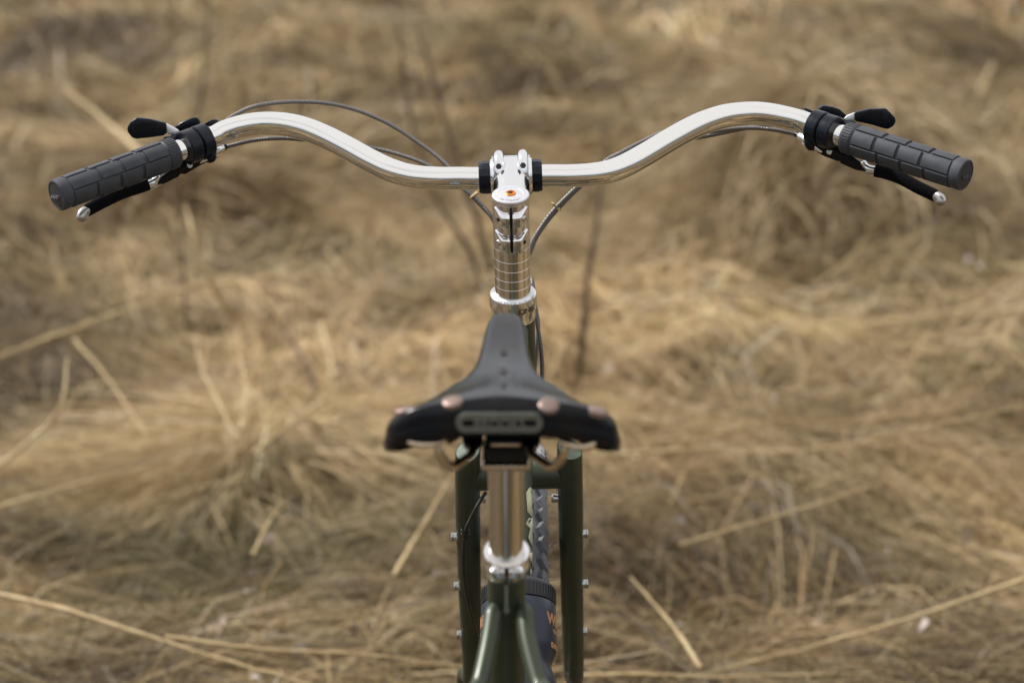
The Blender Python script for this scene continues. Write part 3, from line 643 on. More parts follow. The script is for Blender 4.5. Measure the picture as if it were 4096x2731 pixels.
# --- shifters and brake levers, built per side from the same pieces
def controls(side):
    G0, ax_ = (LG0, LA) if side < 0 else (RG0, RA_)
    Z = ZL if side < 0 else ZR
    nm = 'left' if side < 0 else 'right'
    y_ = Vector((0, -1, .1)); y_ = (y_ - ax_ * y_.dot(ax_)).normalized(); u_ = Vector((0, 0, 1)); u_ = (u_ - ax_ * u_.dot(ax_)).normalized()
    f_ = ax_.cross(u_); f_ = f_ if f_.y > 0 else -f_
    def loc(a, u, f): return G0 + ax_ * a + u_ * u + f_ * f
    def cyl(r, a0, a1, bv=.0012): return lathe([(.0114, a0), (r - bv, a0), (r, a0 + bv), (r, a1 - bv), (r - bv, a1), (.0114, a1)], G0, ax_, 48)
    sh = obj('shifter', merge(cyl(.0180, -.0262, -.0118)), M['blackalu'], bike, label='black thumb shifter beside the %s grip' % nm)
    # body of the shifter in front of the bar
    obj('shifter_body', box(loc(0, 0, 0), (ax_, u_, f_), (-.034, -.013, .012), (-.004, .012, .030)), M['black'], sh, bevel=.004, bseg=3)
    bl = obj('brake_lever', merge(cyl(.0187, -.0405, -.0272)), M['blackalu'], bike, label='black and silver brake lever under the %s grip' % nm)
    if side < 0:
        pad = [(842, 378), (870, 330), (930, 286), (1060, 300), (1208, 336), (1216, 432), (1180, 456), (1050, 474), (930, 487), (888, 474), (846, 420)]
        arm = [(1205, 336), (1320, 398), (1345, 425), (1290, 452), (1210, 434)]
        rel = [(1280, 378), (1350, 330), (1450, 287), (1495, 282), (1515, 300), (1532, 348), (1420, 385), (1330, 415)]
        stop = [(1560, 350), (1600, 322), (1655, 300), (1700, 312), (1690, 345), (1620, 372)]
        wave = [(x, 0) for x in range(975, 1120, 22)]
        Y1, Y2 = 2.700, 2.715
    else:
        pad = [(984, 236), (1120, 206), (1282, 199), (1325, 240), (1372, 290), (1372, 330), (1346, 372), (1300, 395), (1268, 390), (1140, 352), (990, 318)]
        arm = [(988, 234), (915, 265), (880, 300), (930, 328), (990, 320)]
        rel = [(645, 226), (655, 190), (672, 178), (705, 173), (780, 185), (845, 207), (912, 266), (885, 292), (720, 262)]
        stop = [(490, 200), (530, 196), (575, 214), (620, 245), (560, 240)]
        wave = [(x, 0) for x in range(1110, 1255, 22)]
        Y1, Y2 = 2.700, 2.715
    dp = Vector((0, .0085, 0))
    th = obj('thumb_lever', prism([Z(u, v, Y1) for u, v in pad], dp), M['black'], sh, bevel=.0016, bseg=3, smooth=60)
    rr = []
    for (x, _) in wave:
        yc = 385 if side < 0 else 275 + (x - 1180) * .10
        rr.append(prism([Z(x, yc - 58, Y1 - .0004), Z(x + 9, yc - 58, Y1 - .0004), Z(x + 9, yc + 20, Y1 - .0004), Z(x, yc + 20, Y1 - .0004)], Vector((0, .002, 0))))
    obj('thumb_rib', merge(*rr), M['black'], sh, kind='stuff')
    obj('lever_arm', prism([Z(u, v, Y1 + .002) for u, v in arm], Vector((0, .004, 0))), M['satin'], sh, bevel=.0012)
    obj('release_lever', prism([Z(u, v, Y2) for u, v in rel], Vector((0, .009, 0))), M['black'], sh, bevel=.0014, bseg=3, smooth=60)
    obj('cable_stop', prism([Z(u, v, Y2 + .004) for u, v in stop], Vector((0, .008, 0))), M['black'], sh, bevel=.0012)
    # brake perch under the bar
    if side < 0:
        body = [(1640, 560), (1650, 700), (1625, 718), (1590, 705), (1500, 752), (1385, 822), (1340, 812), (1330, 840), (1190, 908), (1125, 918), (1150, 840), (1260, 770), (1350, 690), (1500, 640)]
        lobe = [(1655, 590), (1678, 640), (1674, 690), (1640, 716), (1600, 712), (1590, 660), (1610, 600)]
        brl = [(1650, 610, 2.712), (1690, 590, 2.716), (1740, 571, 2.722)]; boot = [(1738, 572, 2.722), (1772, 558, 2.726)]
        bolts = [(1435, 735), (1280, 772)]
        pivot = [(1160, 850, 2.700), (1110, 892, 2.700), (1075, 912, 2.698), (1040, 925, 2.697)]
        slv = [(1045, 908, 2.697), (930, 948, 2.692), (800, 990, 2.684), (620, 1075, 2.673), (462, 1158, 2.664)]
        tip = [(480, 1150, 2.665), (440, 1175, 2.661), (418, 1212, 2.658), (410, 1262, 2.656)]
        silver = [(1575, 655), (1600, 640), (1608, 690), (1520, 722)]
    else:
        body = [(560, 430), (545, 560), (545, 595), (610, 598), (700, 650), (835, 698), (850, 690), (852, 715), (1000, 780), (1085, 795), (1040, 700), (960, 640), (850, 570), (700, 500)]
        lobe = [(530, 470), (515, 530), (530, 580), (575, 600), (610, 592), (612, 540), (585, 480)]
        brl = [(540, 498, 2.712), (510, 480, 2.716), (465, 458, 2.722)]; boot = [(468, 458, 2.722), (432, 440, 2.726)]
        bolts = [(745, 608), (905, 648)]
        pivot = [(1040, 715, 2.700), (1075, 755, 2.700), (1120, 780, 2.698), (1185, 790, 2.697)]
        slv = [(1180, 782, 2.697), (1290, 808, 2.690), (1420, 855, 2.682), (1580, 940, 2.672), (1745, 1018, 2.663)]
        tip = [(1730, 1012, 2.664), (1770, 1035, 2.660), (1795, 1062, 2.657), (1797, 1112, 2.655)]
        silver = [(590, 540), (590, 585), (675, 620), (680, 600)]
    Yb = 2.694
    obj('lever_body', prism([Z(u, v, Yb) for u, v in body], Vector((0, .016, 0))), M['black'], bl, bevel=.0016, bseg=2, smooth=50)
    obj('body_lobe', prism([Z(u, v, Yb - .003) for u, v in lobe], Vector((0, .014, 0))), M['black'], bl, bevel=.002, bseg=3, smooth=60)
    obj('body_trim', prism([Z(u, v, Yb - .001) for u, v in silver], Vector((0, .004, 0))), M['alu'], bl, bevel=.0004)
    for i, (u, v) in enumerate(bolts):
        q = Z(u, v, Yb - .002)
        obj('bolt', lathe([(.0030, 0), (.0030, .0018), (.0024, .0024), (.0013, .0024), (.0012, .0012)], q + Vector((0, .001, 0)), (0, -1, .1), 20), M['steel'] if i == 0 else M['black'], bl)
    obj('barrel_adjuster', tube([Z(*p) for p in brl], [.0052, .0048, .0040], 20), M['alu'], bl)
    obj('barrel_adjuster', tube([Z(brl[0][0], brl[0][1] + 45, brl[0][2]), Z(brl[1][0], brl[1][1] + 42, brl[1][2])], [.0040, .0036], 20), M['alu'], bl)
    obj('housing_boot', tube([Z(*p) for p in boot], [.0034, .0030], 16), M['black'], bl)
    s_ = spline([Z(*p) for p in pivot], 14); obj('lever_blade', tube(s_, [.0062, .0060, .0058] + [.0056] * 11, 20, flat=(1, .55), up=u_), M['alu'], bl, smooth=80)
    s_ = spline([Z(*p) for p in slv], 40)
    obj('lever_sleeve', tube(s_, [.0068 + .00012 * math.sin(i * 2.1) for i in range(40)], 20, flat=(1.0, .6), up=u_), M['sleeve'], bl, smooth=60)
    s_ = spline([Z(*p) for p in tip], 16); obj('lever_tip', tube(s_, [.0054, .0054, .0054, .0055, .0057, .0058, .0059, .0060, .0061, .0061, .0061, .0060, .0058, .0053, .0043, .0026], 20, flat=(.72, 1.0), up=f_), M['tipmetal'], bl, smooth=80)
    # loose threads at the sleeve end
    th_ = []
    for k in range(7):
        q = Z(*tip[1]) + Vector((random.uniform(-.002, .002), -.004, random.uniform(-.003, .003))); d = Vector((side * random.uniform(.002, .007), -.002, -random.uniform(.003, .010)))
        th_.append(tube([q, q + d * .5 + Vector((0, 0, .001)), q + d], .00012, 4))
    if side > 0: obj('loose_thread', merge(*th_), M['housing'], bl, kind='stuff')
controls(-1); controls(1)

# --- cable housings with ribbed braid
def housing(pts, r=.0021, m='housing', parent=bike, pitch=.0034, seg=12, name='cable_housing'):
    s = spline(pts, 60); Ls = sum((Vector(s[i + 1]) - Vector(s[i])).length for i in range(59)); n_ = int(Ls / pitch * 4)
    s = spline(pts, n_); rr = [r * 1.08 * (1 - .20 * (1 if i % 4 == 0 else 0)) for i in range(n_)]
    return obj(name, tube(s, rr, seg), M[m], parent, smooth=60)
hl = housing([H2(505, 290, 2.728), H2(540, 264, 2.735), H2(600, 241, 2.74), H2(700, 234, 2.745), H2(790, 245, 2.745), H2(880, 278, 2.74), H2(960, 327, 2.73), H2(1020, 373, 2.715), H2(1060, 418, 2.70), H2(1098, 462, 2.69), H2(1128, 497, 2.68), H2(1160, 560, 2.67)])
housing([ZL(1765, 562, 2.726), QL(1120, 655, 2.728), QL(1200, 641, 2.732), QL(1300, 636, 2.735), QL(1400, 643, 2.737), QL(1540, 655, 2.735), QL(1720, 682, 2.73), QL(1850, 715, 2.72), QL(1960, 757, 2.71), QL(2080, 830, 2.70), QL(2150, 885, 2.69), QL(2230, 965, 2.685), QL(2270, 1010, 2.68), QL(2320, 1080, 2.67)])
hr = housing([ZR(430, 440, 2.726), QR(1210, 598, 2.73), QR(1120, 589, 2.735), QR(1020, 592, 2.738), QR(900, 606, 2.738), QR(790, 588, 2.735), QR(700, 606, 2.733), QR(600, 650, 2.728), QR(500, 702, 2.72), QR(430, 740, 2.712), QR(330, 830, 2.70), QR(250, 905, 2.69), QR(180, 980, 2.685), QR(120, 1065, 2.68), QR(85, 1130, 2.672), QR(70, 1200, 2.665)])
housing([QR(1400, 560, 2.73), QR(1250, 570, 2.74), QR(1100, 585, 2.745), QR(900, 625, 2.745), QR(700, 660, 2.74), QR(520, 725, 2.73), QR(400, 785, 2.715), QR(300, 870, 2.70), QR(225, 945, 2.692), QR(160, 1020, 2.686), QR(110, 1095, 2.68), QR(80, 1170, 2.67)])
housing([ZS(820, 1230, 2.66), ZS(850, 1300, 2.64), ZSad(1352, 160, 2.632), ZSad(1372, 300, 2.63), ZSad(1395, 450, 2.63), ZSad(1408, 600, 2.635), ZSad(1405, 720, 2.64), ZSad(1390, 830, 2.65), ZSad(1370, 950, 2.66)])
housing([ZS(830, 1300, 2.67), ZSad(1370, 230, 2.65), ZSad(1375, 380, 2.648), ZSad(1362, 520, 2.65), ZSad(1350, 640, 2.65), ZSad(1330, 800, 2.66)])
def tie(c0, dirv, parent):
    x_, y_, z_ = frame_of(dirv); V = [c0 + (x_ * math.cos(a) * .0060 + y_ * math.sin(a) * .0036) for a in np.linspace(0, 2 * math.pi, 24)]
    kn = Vector((0, -.004, 0))
    obj('cable_tie', merge(tube(V, .00075, 8), tube([c0 + kn - x_ * .0010, c0 + kn + x_ * .0010, c0 + kn + x_ * .0045 + z_ * .001], [.0013, .0015, .0012], 10), tube([c0 + kn, c0 + kn - x_ * .005 - z_ * .0008], [.0011, .0013], 10)), M['tie'], parent, label='tan twist tie bundling two cables')
tie(ZS(335, 510, 2.688), ZS(440, 640, 2.68) - ZS(300, 480, 2.69), hl)
tie(ZS(1065, 620, 2.690), ZS(900, 830, 2.68) - ZS(1150, 510, 2.695), hr)

# --- fork
FC = ZB(560, 290, 2.655)
fork = obj('fork_crown', merge(tube([ZB(250, 318, 2.668), ZB(870, 300, 2.668)], .0145, 28), lathe([(.0225, 0), (.0215, .022)], HBot - AX * .022, AX, 40)), M['olive'], bike)
for s in (-1, 1):
    if s < 0: cl = [(262, 160, 2.650), (259, 300, 2.662), (262, 600, 2.690), (272, 1000, 2.727), (290, 1500, 2.775)]
    else: cl = [(880, 150, 2.650), (883, 300, 2.662), (888, 600, 2.690), (894, 1000, 2.727), (905, 1500, 2.775)]
    axl = Vector((.0085 + s * .062, 2.845, .365))
    pts = [ZB(*c) for c in cl] + [axl + Vector((0, -.02, .10)), axl]
    sp_ = spline(pts, 60); rad = list(np.interp(np.linspace(0, 1, 60), [0, .3, .6, .85, 1], [.0130, .0133, .0118, .0085, .0075]))
    V, Fc = tube(sp_, rad, 32, cap=True)
    # top cut on a slant, falling outwards and back
    t0 = (Vector(sp_[0]) - Vector(sp_[1])).normalized(); n_ = (t0 + Vector((s * .42, -.50, 0))).normalized(); c0 = V[0] * 0 + Vector(sp_[0])
    for i in range(32): V[i] = V[i] - t0 * ((V[i] - c0).dot(n_) / t0.dot(n_))
    leg = obj('fork_leg', (V, Fc), M['olive'], fork, smooth=50)
    rim_ = [V[i].copy() for i in range(32)]; cc_ = sum(rim_, Vector()) / 32
    obj('leg_cap', prism([cc_ + (v - cc_) * .93 + n_ * .0003 for v in rim_], n_ * .0006), mat('olive_skylit_cap', (.13, .165, .125), .35, .3, coat=.3), fork)  # lighter than the leg paint: sky reflected on the top put into colour
    bl_ = ((165, 680, 2.695), (182, 980, 2.722), (200, 1275, 2.75)) if s < 0 else ((985, 662, 2.695), (985, 965, 2.722), (979, 1257, 2.75))
    for u, v, Y in bl_:
        q = ZB(u, v, Y) - Vector((s * .0022, 0, 0))
        obj('mount_bolt', lathe([(.0046, -.004), (.0046, .0006), (.0052, .0008), (.0052, .0014), (.0040, .0015), (.0050, .0020), (.0048, .0033), (.0032, .0041), (.0018, .0041), (.0016, .0030)], q, (s, 0, .05), 24), M['steel'], fork)
    u, v = ((362, 450) if s < 0 else (778, 445))
    obj('mount_bolt', lathe([(.0044, -.006), (.0044, .0010), (.0050, .0012), (.0050, .0030), (.0034, .0046)], ZB(u, v, 2.676) + Vector((s * .003, 0, 0)), (-s, 0, .05), 24), M['steel'], fork)
hose = housing([ZB(372, 405, 2.645), ZB(330, 470, 2.640), ZB(275, 575, 2.645), ZB(246, 650, 2.655), ZB(232, 800, 2.67), ZB(245, 980, 2.69), ZB(280, 1150, 2.71), ZB(318, 1290, 2.73), ZB(350, 1400, 2.74)], .0019, 'housingb', name='brake_hose')
for k in (-1, 1):
    q = ZB(246, 650 + 12 * k, 2.655); x_, y_, z_ = frame_of(ZB(275, 575, 2.645) - ZB(246, 690, 2.66))
    obj('hose_clip', tube([q + (x_ * math.cos(a) + y_ * math.sin(a)) * .0042 for a in np.linspace(0, 2 * math.pi, 20)], .0008, 8), M['black'], hose)

# --- wheels
def wheel(name, C0, Rw, Rt, single):
    w = empty(name, C0, None, None, bike)
    prof = []; 
    def torus(R0, r0, a0, a1, n1, wid=1.0, seg=120):
        V, Fc = [], []
        for k in range(seg):
            p_ = 2 * math.pi * k / seg
            for j in range(n1):
                a = lerp(a0, a1, j / (n1 - 1)); rr = R0 + r0 * math.cos(a)
                V.append(C0 + Vector((r0 * wid * math.sin(a), rr * math.cos(p_), rr * math.sin(p_))))
        for k in range(seg):
            for j in range(n1 - 1):
                k2 = (k + 1) % seg; Fc.append([k * n1 + j, k2 * n1 + j, k2 * n1 + j + 1, k * n1 + j + 1])
        return V, Fc
    obj('tyre', torus(Rw - Rt, Rt, R(-150), R(150), 20), M['tyre'], w, smooth=60, origin=C0)
    obj('rim', torus(Rw - Rt * 2 - .002, .016, R(-179), R(179), 14, .95), M['rim'], w, smooth=50, origin=C0)
    obj('hub', lathe([(.008, -.055), (.028, -.030), (.028, -.027), (.014, -.024), (.014, .024), (.028, .027), (.028, .030), (.008, .055)], C0, (1, 0, 0), 32), M['alu'], w)
    sm = None
    for k in range(32):
        a = 2 * math.pi * k / 32; s = 1 if k % 2 else -1; rad = Vector((0, math.cos(a), math.sin(a)))
        if sm is None:
            so = obj('spoke', tube([C0 + Vector((s * .028, 0, 0)) + rad * .026, C0 + rad * (Rw - Rt * 2 - .005)], .001, 5), M['steel'], w, origin=C0); sm = so.data
        else:
            Mw = Matrix.Translation(C0) @ Matrix.Rotation(a, 4, 'X')
            if s > 0: Mw = Mw @ Matrix.Rotation(math.pi, 4, 'Y') @ Matrix.Rotation(math.pi, 4, 'Z') @ Matrix.Rotation(0, 4, 'X')
            inst('spoke', sm, w, Mw)
    # tread knobs, three in a row round the tyre
    def knob_mesh(lx, ly, h, skew):
        b = [(-lx, -ly + skew), (lx, -ly - skew), (lx, ly - skew), (-lx, ly + skew)]
        V = [Vector((x, y, -.003)) for x, y in b] + [Vector((x * .86, y * .86, h)) for x, y in b]
        return V, [[0, 3, 2, 1], [4, 5, 6, 7], [0, 1, 5, 4], [1, 2, 6, 5], [2, 3, 7, 6], [3, 0, 4, 7]]
    kinds = {}
    for nm_, g_ in (('c', knob_mesh(.010, .0060, .0056, .003)), ('l', knob_mesh(.0072, .0066, .0058, -.004)), ('r', knob_mesh(.0072, .0066, .0058, .004))):
        me = bpy.data.meshes.new('knob'); me.from_pydata([tuple(v) for v in g_[0]], [], g_[1]); me.materials.append(M['tyre']); kinds[nm_] = me
    rows = 96; allg = []
    for k in range(rows):
        for key, ang in (('c', (-10 if k % 2 else 10)), ('l', -48), ('r', 48)):
            p_ = 2 * math.pi * (k + (.5 if key != 'c' else 0)) / rows; a = R(ang); rad = Vector((0, math.cos(p_), math.sin(p_)))
            nrm = (rad * math.cos(a) + Vector((math.sin(a), 0, 0))).normalized(); tg = Vector((0, -math.sin(p_), math.cos(p_))); x_ = tg.cross(nrm)
            pos = C0 + rad * (Rw - Rt) + nrm * Rt
            Mw = Matrix((x_, tg, nrm)).transposed().to_4x4(); Mw.translation = pos
            Mw = Mw @ Matrix.Rotation(R((28 if k % 2 else -28) if key == 'c' else (20 if key == 'l' else -20)), 4, 'Z')
            if single: inst('tread_knob', kinds[key], w, Mw)
            else: allg.append(([Mw @ v.co for v in kinds[key].vertices], [list(p.vertices) for p in kinds[key].polygons]))
    if not single: obj('tread_knob', merge(*allg), M['tyre'], w, smooth=20, kind='stuff')
    return w
FWC = Vector((.0085, 2.845, .372))
fwheel = wheel('front_wheel', FWC, .352, .030, True)
hr_ = []
for k in range(46):                               # moulding hairs on the tread
    p_ = R(100 + 75 * random.random()); a = R(random.uniform(20, 75)); rad = Vector((0, math.cos(p_), math.sin(p_)))
    nrm = rad * math.cos(a) + Vector((math.sin(a), 0, 0)); q = FWC + rad * .322 + nrm * .034
    hr_.append(tube([q, q + nrm * .003, q + nrm * .006 + Vector((0, 0, .001))], .00022, 4))
obj('tread_hair', merge(*hr_), M['tyre'], fwheel, kind='stuff')
wheel('rear_wheel', RA, .352, .030, False)
# crank, out of the frame but there for other views
obj('chainring', lathe([(.040, -.0015), (.078, -.0015), (.078, .0015), (.040, .0015)], BB + Vector((.045, 0, 0)), (1, 0, 0), 40), M['steel'], bike)
for s in (-1, 1):
    d = Vector((0, .5 * s, -.86 * s)) if True else 0
    c = obj('crank_arm', tube([BB + Vector((s * .060, 0, 0)), BB + Vector((s * .075, 0, 0)) + d * .17], [.013, .010], 16), M['alu'], bike)
    obj('pedal', box(BB + Vector((s * .125, 0, 0)) + d * .17, (Vector((1, 0, 0)), Vector((0, 1, 0)), Vector((0, 0, 1))), (-.045, -.045, -.008), (.045, .045, .008)), M['black'], bike, bevel=.003)

# --- seat post, collar
SPT = ZB(490, 215, 2.065); pax = (SPT - STOP).normalized()
obj('seatpost', tube([STOP - pax * .02, SPT + pax * .004], .0143, 48), mat('seatpost_metal', (.74, .69, .62), .20, 1, nscale=70), bike, label='polished silver seatpost')
cx_, cy_, cz_ = frame_of(pax)
if cx_.x < 0: cx_ = -cx_
CO = ZB(497, 838, 2.122)
col_ = obj('seat_collar', lathe([(.0144, .0145), (.0190, .0140), (.0196, .0120), (.0192, .0085), (.0176, .0070), (.0176, .0035), (.0190, .0015), (.0190, -.0010), (.0178, -.0030), (.0160, -.0045)][::-1], CO, pax, 56), M['alu'], bike)
for s in (-1, 1):
    obj('collar_ear', box(CO, (cx_, cy_, cz_), (min(s * .0012, s * .0140), .0150, .0030), (max(s * .0012, s * .0140), .0228, .0125)), M['alu'], col_, bevel=.0022, bseg=3)
obj('collar_gap', box(CO, (cx_, cy_, cz_), (-.0012, .0150, -.0025), (.0012, .0205, .0130)), M['hole'], col_)
# --- saddle clamp
SC = ZB(492, 150, 2.055)
cf = (Vector((1, 0, 0)), Vector((0, 1, 0)), Vector((0, 0, 1)))
scl = obj('saddle_clamp', box(SC, cf, (-.0195, -.014, -.0145), (.0195, .022, -.0085)), M['rail'], bike, bevel=.0022, bseg=3)
obj('clamp_block', box(SC, cf, (-.0185, -.008, -.0088), (.0185, .018, .0048)), M['black'], scl, bevel=.0022, bseg=3)
obj('clamp_plate', box(SC, cf, (-.0165, -.012, .0050), (.0165, .020, .0115)), M['black'], scl, bevel=.002)
obj('clamp_plate', box(SC, cf, (-.0150, -.0135, -.0070), (.0150, -.004, .0040)), M['hole'], scl, bevel=.001)
obj('clamp_trim', box(SC, cf, (-.0120, -.0155, .0060), (.0120, -.0125, .0090)), M['rail'], scl, bevel=.0008)
obj('clamp_bolt', lathe([(.0075, 0), (.0070, .004), (.005, .006)], SPT + Vector((0, -.010, .002)), (0, -.5, -.85), 24), M['steel'], scl)
# --- saddle
RX, REAR_Y, NOSE_Y = -.0078, 1.945, 2.222
NX = -.0055
def sad_x0(t): return lerp(NX, RX, min(1, t / .275))
outline = [(0, 0), (.0085, .0015), (.0135, .006), (.0160, .016), (.0178, .035), (.0198, .060), (.0228, .090), (.0280, .120), (.0370, .148), (.0500, .172), (.0650, .194), (.0805, .213), (.0892, .231), (.0900, .248), (.0820, .2620), (.058, .2680), (.030, .273), (0, .275)]
oc = spline(outline, 61)
ztop0 = H2(1165, 717, NOSE_Y).z; zrear = H2(1152, 917, REAR_Y).z
def ztop(t):
    f = t / .275; z = lerp(ztop0, zrear, f)
    return z - .011 * math.sin(math.pi * min(1, f * 1.12)) ** 1.3 if f * 1.12 < 1 else z
def surf(i, r):                                   # i index on outline, r 0..1 over the top, 1..2 down the skirt
    ox, ot = max(0, oc[i][0]), min(.275, max(0, oc[i][1]))
    f = ot / .275
    st_ = min(max(ot, .006), .262)                # spine point for this outline point
    h = float(np.interp(f, [0, .1, .3, .55, .75, .88, .95, 1], [.030, .042, .046, .032, .016, .010, .0115, .0135]))
    er = float(np.interp(f, [0, .3, .7, .9, 1], [.0085, .0100, .014, .016, .0150]))
    def top(rr):
        x = ox * rr; t = lerp(st_, ot, rr)
        droop = (x / .085) ** 1.6 * float(np.interp(t / .275, [0, .5, .75, .9, 1], [.006, .026, .030, .019, .0125]))
        edge = er * (1 - math.sqrt(max(0, 1 - max(0, (rr * max(ox, .02) - (max(ox, .02) - er)) / er) ** 2))) if rr * max(ox, .02) > max(ox, .02) - er else 0
        return x, t, ztop(t) - droop - edge
    if r <= 1: return top(r)
    x, t, z = top(1.0); q = r - 1
    # outward normal of the plan outline
    j0, j1 = max(0, i - 1), min(60, i + 1); dx = oc[j1][0] - oc[j0][0]; dt_ = oc[j1][1] - oc[j0][1]; L_ = math.hypot(dx, dt_) or 1
    nx_, nt = dt_ / L_, -dx / L_
    fl = float(np.interp(f, [0, .4, .7, .9, 1], [.005, .005, .0035, .0025, .0015])) * q * (1.25 - .55 * q)
    tuck = -float(np.interp(f, [0, .7, .9, 1], [0, .001, .003, .003])) * max(0, q - .45) ** 1.3
    return x + nx_ * (fl + tuck), t + nt * (fl + tuck), z - h * q
rs = list(np.linspace(0, .7, 7)) + [.78, .84, .89, .93, .96, .98, .992, 1.0] + [1.06, 1.15, 1.3, 1.5, 1.7, 1.85, 1.95, 2.0]
SV, SF = [], []; nr = len(rs); no = 61
ROLL = R(0.0)
for s in (1, -1):
    base = len(SV)
    for i in range(no):
        for r in rs:
            x, t, z = surf(i, r); SV.append(Vector((sad_x0(t) + s * x, NOSE_Y - t, z)))
    for i in range(no - 1):
        for j in range(nr - 1):
            q = [base + i * nr + j, base + i * nr + j + 1, base + (i + 1) * nr + j + 1, base + (i + 1) * nr + j]; SF.append(q if s > 0 else q[::-1])
me = bpy.data.meshes.new('saddle'); bm = bmesh.new()
vs = [bm.verts.new(v) for v in SV]
for f in SF:
    try: bm.faces.new([vs[i] for i in f])
    except Exception: pass
bmesh.ops.remove_doubles(bm, verts=bm.verts, dist=.00012); bmesh.ops.recalc_face_normals(bm, faces=bm.faces)
so = Vector((-.006, 2.08, zrear)); bmesh.ops.translate(bm, verts=bm.verts, vec=-so)
bm.to_mesh(me); bm.free(); me.materials.append(M['leather'])
me.polygons.foreach_set('use_smooth', [True] * len(me.polygons))
saddle = bpy.data.objects.new('saddle', me); link(saddle, bike, so); saddle['label'] = 'black leather saddle with copper rivets and a metal badge'
md = saddle.modifiers.new('thick', 'SOLIDIFY'); md.thickness = .004; md.offset = -1
def spt(i, r, s): x, t, z = surf(i, r); return Vector((sad_x0(t) + s * x, NOSE_Y - t, z))
def to_photo(q):
    d = q - Vector((0, 0, CAMZ)); dep = d.y * CP - d.z * SP; return 2048 + FPX * d.x / dep, 1365.5 - FPX * (d.y * SP + d.z * CP) / dep
def on_leather(u, v):                              # where the photo point (4096 scale) lies on the leather, and the leather's normal there
    best = None
    for s in (-1, 1):
        for i in range(2, 59):
            for r in np.linspace(.0, 1.15, 47):
                a, b = to_photo(spt(i, r, s)); e = (a - u) ** 2 + (b - v) ** 2
                if best is None or e < best[0]: best = (e, i, r, s)
    _, i, r, s = best; q = spt(i, r, s); n_ = (spt(i + 1, r, s) - spt(i - 1, r, s)).cross(spt(i, r + .03, s) - spt(i, max(0, r - .03), s)).normalized()
    if n_.z < 0: n_ = -n_
    return q, n_
def disc(name, u, v, r, m, hgt, lift=0.):
    q, n_ = on_leather(u, v)
    if name == 'vent_hole':
        xm = lerp(NX, RX, .5); q1, q2 = on_leather(u, v - 13)[0], on_leather(u, v + 13)[0]; q1.x = q2.x = xm; c_ = (q1 + q2) / 2; d_ = (q1 - q2) / 2
        n_ = Vector((1, 0, 0)).cross(d_).normalized(); n_ = n_ if n_.z > 0 else -n_
        ring_ = [c_ + Vector((math.cos(t) * .0030, 0, 0)) + d_ * math.sin(t) + n_ * .0006 for t in np.linspace(0, 2 * math.pi, 24, endpoint=False)]
        return obj(name, prism(ring_, -n_ * .004), m, saddle)
    n_ = (n_ + Vector((0, 0, .9))).normalized()
    return obj(name, lathe([(r, -.003), (r, hgt * .3), (r * .85, hgt * .8), (r * .5, hgt), (.0001, hgt * 1.05)], q + n_ * lift, n_, 24), m, saddle)
for v in (1407, 1482, 1540): disc('vent_hole', 2008, v, .0030, M['hole'], .0003, .0003)
for u, v in ((1810, 1609), (2195, 1614), (1618, 1638), (2390, 1642)): disc('rivet', u, v, .0080, M['copper'], .0018)
# badge on the back of the saddle
bz = H2(1147, 971, REAR_Y - .003); W2, H_2 = .0330, .0073
def stad(w, h, n=10):
    o_ = []
    for k in range(n + 1): a = -math.pi / 2 + math.pi * k / n; o_.append((w - h + h * math.cos(a), h * math.sin(a)))
    for k in range(n + 1): a = math.pi / 2 + math.pi * k / n; o_.append((-w + h + h * math.cos(a), h * math.sin(a)))
    return o_
out_ = stad(W2, H_2); inn = stad(W2 - .0045, .0027)
def bpt(x, z, d): return bz + Vector((x, d + .5 * x * x * 2, z))
V = [bpt(x, z, -.0022) for x, z in out_] + [bpt(x, z, -.0022) for x, z in inn] + [bpt(x, z, .004) for x, z in out_] + [bpt(x, z, .002) for x, z in inn]
n_ = len(out_); Fc = []
for i in range(n_):
    j = (i + 1) % n_; Fc += [[i, j, n_ + j, n_ + i], [i, 2 * n_ + i, 2 * n_ + j, j], [n_ + i, n_ + j, 3 * n_ + j, 3 * n_ + i]]
badge = obj('name_badge', (V, Fc), M['badge'], saddle, bevel=0)
obj('badge_slot', prism([bpt(x, z, .0012) for x, z in inn], Vector((0, .002, 0))), M['black'], saddle)
obj('lettering', text_geo('BROOKS', .0098, .0005, lambda x, y, z: bpt(x * 1.02, y - .0035, -.0022 - z)), mat('badge_letters', (.26, .27, .25), .4, .6), saddle, smooth=0)
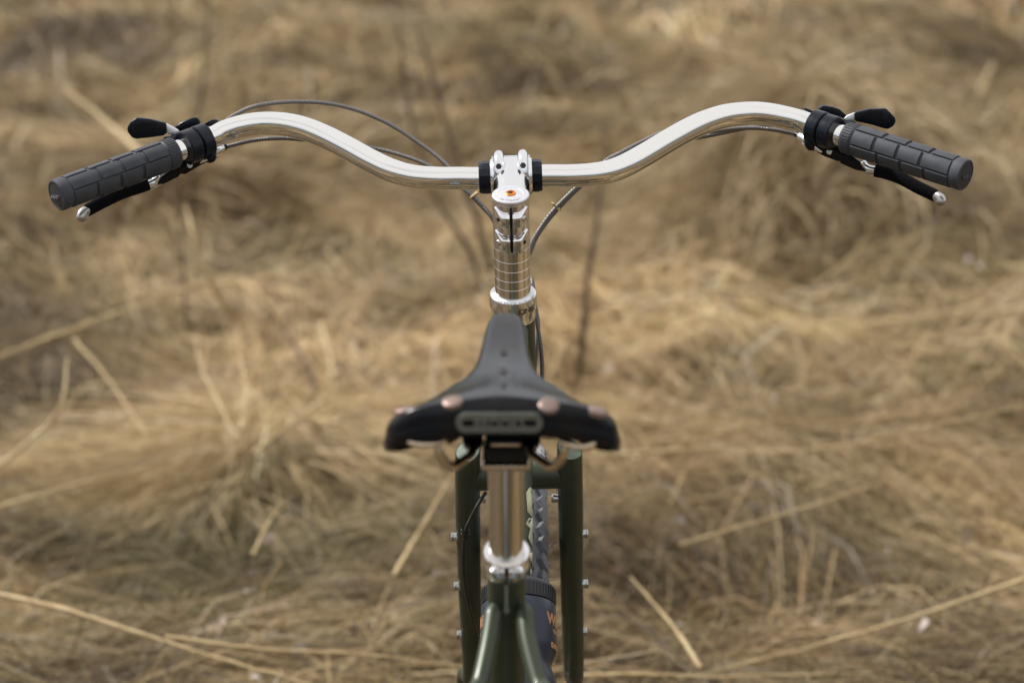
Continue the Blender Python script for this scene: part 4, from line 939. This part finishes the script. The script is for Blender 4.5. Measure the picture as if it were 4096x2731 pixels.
# metal cantle brackets and rails under the leather
for s in (-1, 1):
    bp_ = [H2(1152 + s * 215, 1004, 1.962), H2(1152 + s * 205, 1017 + (4 if s > 0 else 0), 1.958), H2(1152 + s * 175, 1021 + (5 if s > 0 else 0), 1.956), H2(1152 + s * 145, 1016, 1.958), H2(1152 + s * 132, 1000, 1.962)]
    obj('rail_bracket', tube(spline(bp_, 16), .0024, 12, flat=(1.1, 1.6), up=(0, 0, 1)), M['rail'], saddle, smooth=70)
    rp = [H2(1152 + s * 150, 985, 1.975), H2(1152 + s * 148, 1020, 1.968), H2(1152 + s * 138, 1052, 1.968), H2(1152 + s * 116, 1072, 1.975), H2(1152 + s * 90, 1058, 1.992), H2(1152 + s * 68, 1040, 2.015), H2(1152 + s * 66, 1018, 2.045), H2(1152 + s * 64, 1000, 2.075), Vector((RX + s * .016, 2.13, SC.z + .004)), Vector((NX + s * .006, 2.20, SC.z + .018))]
    obj('rail', tube(spline(rp, 50), .0036, 14), M['rail'], saddle, smooth=80)
    # inner flap of leather folded under
    fl_ = [H2(1152 + s * a, b, Y) for a, b, Y in ((150, 985, 1.97), (70, 985, 1.97), (85, 1000, 1.975), (118, 1022, 1.985), (140, 1010, 1.98))]
    if s < 0: obj('leather_flap', prism(fl_, Vector((0, .0035, 0))), M['leatherb'], saddle, bevel=.001)
    obj('rail_socket', tube([H2(1152 + s * 66, 1003, 2.03), H2(1152 + s * 66, 1014, 2.04)], .0085, 18), M['black'], scl, smooth=50)

# ================================================================== WATER BOTTLE in its cage on the down tube
BA = Vector((0, math.sin(R(36)), math.cos(R(36))))
BT = P(2074, 2356, 2.492)
wb = empty('water_bottle', BT - BA * .19, 'smoky blue grey water bottle with black cap and orange print behind the seat tube', 'bottle')
RB = .0372
obj('bottle_body', lathe([(.030, -.190), (.0355, -.186), (RB, -.178), (RB, -.098), (.0362, -.092), (.0325, -.084), (.0320, -.080), (.0325, -.076), (.0365, -.066), (RB + .0004, -.060), (RB, -.030), (.0366, -.0185), (.0345, -.0165)], BT, BA, 64), M['bottle'], wb, smooth=50)
obj('bottle_cap', lathe([(.0345, -.0170), (.0366, -.0168), (.0368, -.0160), (.0364, -.002), (.0352, 0), (.030, .004), (.016, .010), (.012, .012), (.012, .026), (.009, .028)], BT, BA, 64), M['cap'], wb, smooth=35)
rb = []
b_x, b_y, b_z = frame_of(BA); b_x = b_x if b_x.x > 0 else -b_x
for k in range(60):
    a = 2 * math.pi * k / 60; n_ = b_x * math.sin(a) + b_y * math.cos(a)
    rb.append(box(BT, (b_z.cross(n_), n_, b_z), (-.0007, .0358, -.0150), (.0007, .0371, -.0030)))
obj('cap_rib', merge(*rb), M['cap'], wb, kind='stuff')
def bt(a0, h0, rr=RB + .0001):
    def fn(x, y, z):
        a = a0 + x / RB; return BT + (b_x * math.sin(a) + b_y * math.cos(a)) * (rr + z) + b_z * (h0 + y)
    return fn
for a0 in (R(48), R(-112)):
    pr = merge(text_geo('Wild', .0150, .0002, bt(a0, -.0420), 'LEFT', .0006), text_geo('\u00b7on', .0080, .0002, bt(a0 + R(14), -.0500), 'LEFT', .0003), text_geo('Bicy', .0135, .0002, bt(a0 + R(9), -.0655), 'LEFT', .0005))
    obj('lettering', pr, M['print'], wb, smooth=0)
# bottle cage
for s in (-1, 1):
    pts = [BT + BA * h + b_x * (s * .018) + b_y * d for h, d in ((-.19, -.045), (-.15, -.044), (-.08, -.043))]
    obj('bottle_cage', tube([BT - BA * .195 - b_y * .040 + b_x * s * .02, BT - BA * .195 + b_y * .03 + b_x * s * .02, BT - BA * .15 + b_y * .0395 + b_x * s * .012, BT - BA * .10 - b_y * .010 + b_x * s * .0400, BT - BA * .07 - b_y * .041 + b_x * s * .01], .0022, 8), M['steel'], bike)
